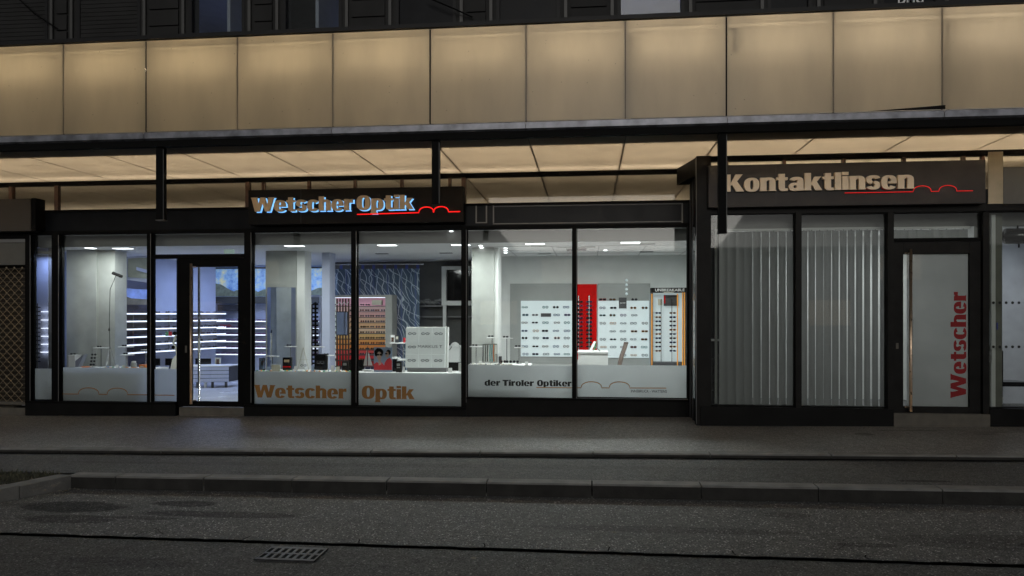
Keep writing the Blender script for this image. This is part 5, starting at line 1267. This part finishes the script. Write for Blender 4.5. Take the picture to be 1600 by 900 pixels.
MB().box(X(44, 11.5), X(86, 11.5), 11.44, 11.6, 2.62, 2.66).build('lamp_housing', M['pelmet'], t)

# ------------------------------------------------------------------ RIGHT UNIT
ru = thing('contact_lens_shopfront', 'projecting black framed shopfront with vertical blinds and a frosted door', 'shop', (X(1300, DR), DR, 0))
def zr(px, py): return Z(px, py, DR)
XE = X(1541, DR)
MB().box(xr+.061, 9.5, DR-.03, DR+.08, ZS-.075, ZS-.006).build('top_rail', M['beam'], ru)
MB().box(xr+.061, 9.5, DR-.02, DR+.1, zr(1300, 333), Zt_-.02).build('header_band', M['blackr'], ru)
MB().box(xr-.05, X(1110, DR), DR-.06, DR+.1, .02, ZS-.006).build('corner_post', M['blackr'], ru)
MB().box(xr-.055, xr-.050, DR-.065, DR-.055, .05, ZS-.03).build('corner_edge', M['midgrey'], ru)
for px in (1135,1225,1318,1412,1505,1535): MB().box(X(px, DR)-.024, X(px, DR)+.024, DR-.02, DR+.03, Zt_-.02, ZS-.076).build('clerestory_post', M['wood'], ru)
MB().box(xr+.07, 9.5, DR+.004, DR+.010, Zt_-.02, ZS-.076).build('clerestory_glass', M['glassc'], ru)
for a, b in ((1241,1250),(1384,1393),(1531,1541)): mull(a, b, .03, zr(a, 333), DR, .08, ru, 'blackr')
MB().box(xr+.0, X(1392, DR), DR-.09, DR+.25, -.2, zr(1250, 636)).build('plinth', M['plinth'], ru)
MB().box(X(1541, DR), 9.5, DR-.09, DR+.25, -.2, zr(1560, 638)).build('plinth', M['plinth'], ru)
MB().box(X(1392, DR)+.001, X(1541, DR)-.001, DR-.10, DR+.3, -.2, zr(1460, 645)).build('door_step', M['concrete'], ru)
window(1107, 1241, 335, 634, None, DR, ru); window(1250, 1385, 335, 636, None, DR, ru); window(1392, 1531, 333, 374, None, DR, ru); window(1542, 1720, 331, 637, None, DR, ru)
MB().box(xr-.02, 9.5, DR+.3, DR+.34, zr(1300, 352), zr(1300, 328)).build('pelmet', M['pelmet'], ru)
MB().box(X(1380, DR), X(1396, DR), DR+.02, DR+.1, zr(1388, 640), zr(1388, 333)).build('inner_jamb', M['darkgrey'], ru) if False else None
# frosted door
x0, x1 = X(1393, DR), X(1531, DR); a, b = X(1410, DR), X(1513, DR); zt_, zb_ = zr(1460, 378), zr(1460, 646); gt, gb = zr(1460, 397), zr(1460, 635)
dr = MB(); dr.box(x0, a, DR-.03, DR+.04, zb_, zt_).box(b, x1, DR-.03, DR+.04, zb_, zt_).box(a, b, DR-.03, DR+.04, gt, zt_).box(a, b, DR-.03, DR+.04, zb_, gb)
door = dr.build('door', M['blackr'], ru, bevel=.004)
MB().box(a, b, DR, DR+.006, gb, gt).build('door_glass', M['glass'], door)
MB().box(a+.06, b, DR+.010, DR+.0115, gb, gt).build('frosted_film', M['filmd'], door)
lettering('Wetscher', zr(1498, 621), zr(1498, 456), X(1510, DR), .20, DR+.0085, .001, 'lettering', M['redv'], door, rot=True)
hb = MB(); hx = X(1423, DR-.12); hz0, hz1 = Z(1423, 643, DR-.12), Z(1423, 389, DR-.12)
hb.tube([(hx, DR-.12, hz0), (hx, DR-.12, hz1)], .021, 12)
for z in (hz0+.05, hz1-.05): hb.tube([(hx, DR-.12, z), (hx-.03, DR-.03, z)], .012, 8)
hb.build('handle', M['copper'], door, smooth=True)
MB().pb(1400, 1404, 536, 545, DR-.032, .001).build('lock', M['concrete'], door, bevel=.002)
MB().box(x0, x1, DR-.04, DR+.05, zr(1460, 377.5), zr(1460, 373)).build('transom', M['black'], ru)
# room behind the blinds
MB().box(XI1+.06, 9.5, 13.3, 13.4, 0, 3.0).box(XI1+.03, XI1+.06, DF+.12, 13.3, 0, 3.0).build('room_wall', M['wall'], ru)
MB().box(xr, 9.5, DR+.25, DF+.05, -.05, .10).box(XI1+.06, 9.5, DF+.05, 13.3, -.05, .10).build('room_floor', M['midgrey'], ru); MB().box(xr+.061, 9.5, DR+.35, DF+.05, 2.95, 3.0).box(XI1+.06, 9.5, DF+.05, 13.3, 2.95, 3.0).build('room_ceiling', M['ceil'], ru)
MB().box(X(1537, DR+.3), X(1537, DR+.3)+.05, DR+.1, 13.3, .1, 2.95).build('room_partition', M['wall'], ru)
M['blindm'] = translucent('blind_fabric', (.30,.30,.29), (.27,.275,.27), .5, .05)
def blinds(px0, px1, pyt, pyb, D, lab, n, ang, seed=1):
    t = thing('vertical_blind', lab, 'blind', (X((px0+px1)/2, D), D, Z(px0, pyt, D)), group='vertical blinds of the contact lens shopfront')
    x0, x1 = X(px0, D), X(px1, D); zt_, zb_ = Z((px0+px1)/2, pyt, D), Z((px0+px1)/2, pyb, D); sp_ = (x1-x0)/n; r_ = random.Random(seed)
    mb = MB()
    for i in range(n):
        c = x0+(i+.5)*sp_; a = math.radians(ang(i, n)+r_.uniform(-6, 6)); hw = sp_*.548; vs = []
        for j in range(5):
            u = -1+2*j/4; bow = .010*(1-u*u); xx = c+math.cos(a)*hw*u+math.sin(a)*bow; yy = D+math.sin(a)*hw*u-math.cos(a)*bow
            vs += [(xx, yy, zb_), (xx, yy, zt_)]
        mb.add(vs, [(2*j, 2*j+2, 2*j+3, 2*j+1) for j in range(4)])
    mb.build('slats', M['blindm'], t, smooth=True)
    MB().box(x0-.02, x1+.02, D-.02, D+.03, zt_+.012, zt_+.04).build('rail', M['white'], t)
    mb = MB()
    for i in range(n): mb.box(x0+(i+.5)*sp_-.006, x0+(i+.5)*sp_+.006, D-.004, D+.004, zt_, zt_+.012)
    mb.build('hooks', M['steel'], t)
    return t
blinds(1124, 1242, 362, 633, DR+.22, 'grey vertical blind in the left blind window', 9, lambda i, n: 8 if i < 3 else 22)
blinds(1250, 1386, 360, 634, DR+.22, 'grey vertical blind in the blind window next to the door', 11, lambda i, n: 20 if i < 7 else 28, 2)
blinds(1393, 1512, 359, 374, DR+.22, 'short strip of vertical blind behind the pane over the frosted door', 9, lambda i, n: 8, 3)
area('lamp_light', (X(1290, 12.3), 12.2, 2.9), 2.6, .3, 30, (.95,.97,1), ru)
area('lamp_light', (X(1460, 12.3), 12.0, 2.9), .6, .3, 15, (.95,.96,1), ru)
MB().box(X(1290, 12.3)-1.3, X(1290, 12.3)+1.3, 12.05, 12.35, 2.91, 2.949).build('ceiling_lamp', M['white'], ru)
MB().pb(1117, 1121, 340, 640, DR+.6, .02).build('inner_pole', M['wall'], ru)
t = thing('floor_rack', 'small wire rack seen in the gap left of the blinds', 'rack', (X(1119, DR+.7), DR+.7, .1))
for k in range(6): MB().tube([P(1112, 560+k*13, DR+.7), P(1124, 555+k*13, DR+.7)], .006, 5).build('wire', M['steel'], t)
MB().pb(1106, 1124, 530, 533, DR+.6, .1).build('shelf', M['white'], t)
# stone pillar and the far right room
DN = DR+.14
MB().box(X(1543, DN), X(1566, DN), DN, DN+.35, .05, zr(1560, 331)).build('stone_pillar', mat('stone_pillar', (.19,.19,.16), .8, var=.2, bump=.3), ru)
MB().box(X(1542, DR), X(1565, DR), DR-.035, DR-.021, zr(1550, 319), zr(1550, 238)).build('stone_cladding', M['stone'], ru)
MB().box(X(1565, DR)+.001, 9.5, DR-.034, DR-.021, Zt_-.02, zr(1580, 322)).build('side_board', M['black2'], ru)
MB().box(X(1565, DR)+.001, 9.5, DR-.04, DR-.015, zr(1580, 319), zr(1580, 262)).build('grey_board', mat('grey_sign_board', (.10,.10,.095), .6, var=.2), ru)
MB().box(X(1541, DR+2.2), 9.0, 12.9, 13.0, .1, 2.95).build('inner_wall', mat('pale_wall', (.42,.44,.48), .8), ru)
area('lamp_light', (X(1590, 12), 11.8, 2.88), .8, .3, 13, (.85,.9,1), ru)
MB().box(X(1590, 12)-.4, X(1590, 12)+.4, 11.65, 11.95, 2.90, 2.949).build('ceiling_lamp', M['white'], ru)
for py in (473, 542): 
    mb = MB()
    for k in range(16):
        px = 1543+k*10; mb.tube([(X(px, DR), DR+.012, zr(px, py)), (X(px, DR), DR+.0135, zr(px, py))], .019, 12)
    mb.build('dot_row', M['blackv'], ru)
t = thing('wall_loudspeaker', 'black rounded projector lamp hanging in the window at the right edge', 'lamp', P(1590, 369, DR+.5))
MB().tube([P(1569,369,DR+.5), P(1571,369,DR+.5), P(1602,369,DR+.5), P(1640,369,DR+.5)], [.07,.11,.115,.115], 14).build('body', M['blackg'], t, smooth=True)
MB().tube([P(1590,357,DR+.5), (X(1590,DR+.5), DR+.5, 2.95)], .012, 6).build('hanger', M['black'], t); MB().tube([P(1592,380,DR+.5), P(1592,387,DR+.5)], .012, 6).build('knob', M['black'], t)
MB().tube([P(1563,372,DR+.5), P(1569,369,DR+.5)], .012, 6).build('bracket', M['black'], t)
t = thing('dark_chair', 'dark high chair back behind the stone pillar at the right edge', 'chair', (X(1570, 12.2), 12.2, .1))
MB().pb(1562, 1568, 548, 600, 12.2, .4).build('backrest', M['blackg'], t, bevel=.01)
MB().box(X(1562, 12.2), X(1562, 12.2)+.45, 12.2, 12.6, .45, .52).build('seat', M['blackg'], t); MB().tube([(X(1575,12.2), 12.4, .1), (X(1575,12.2), 12.4, .45)], .03, 8).build('column', M['steel'], t)
t = thing('door_phone', 'grey intercom plate with a paper notice on the stone pillar', 'intercom', P(1552, 560, DN-.02))
MB().pb(1543.5, 1556, 486, 540, DN-.014, .012).build('notice', mat('notice', (.3,.32,.34), .6), t); MB().pb(1546, 1549.5, 548, 566, DN-.03, .028).build('handset', M['steel'], t); MB().pb(1557.5, 1559.5, 504, 515, DN-.012, .01).build('blue_label', mat('blue_label', (.08,.1,.4), .5), t)
bpy.context.view_layer.update()
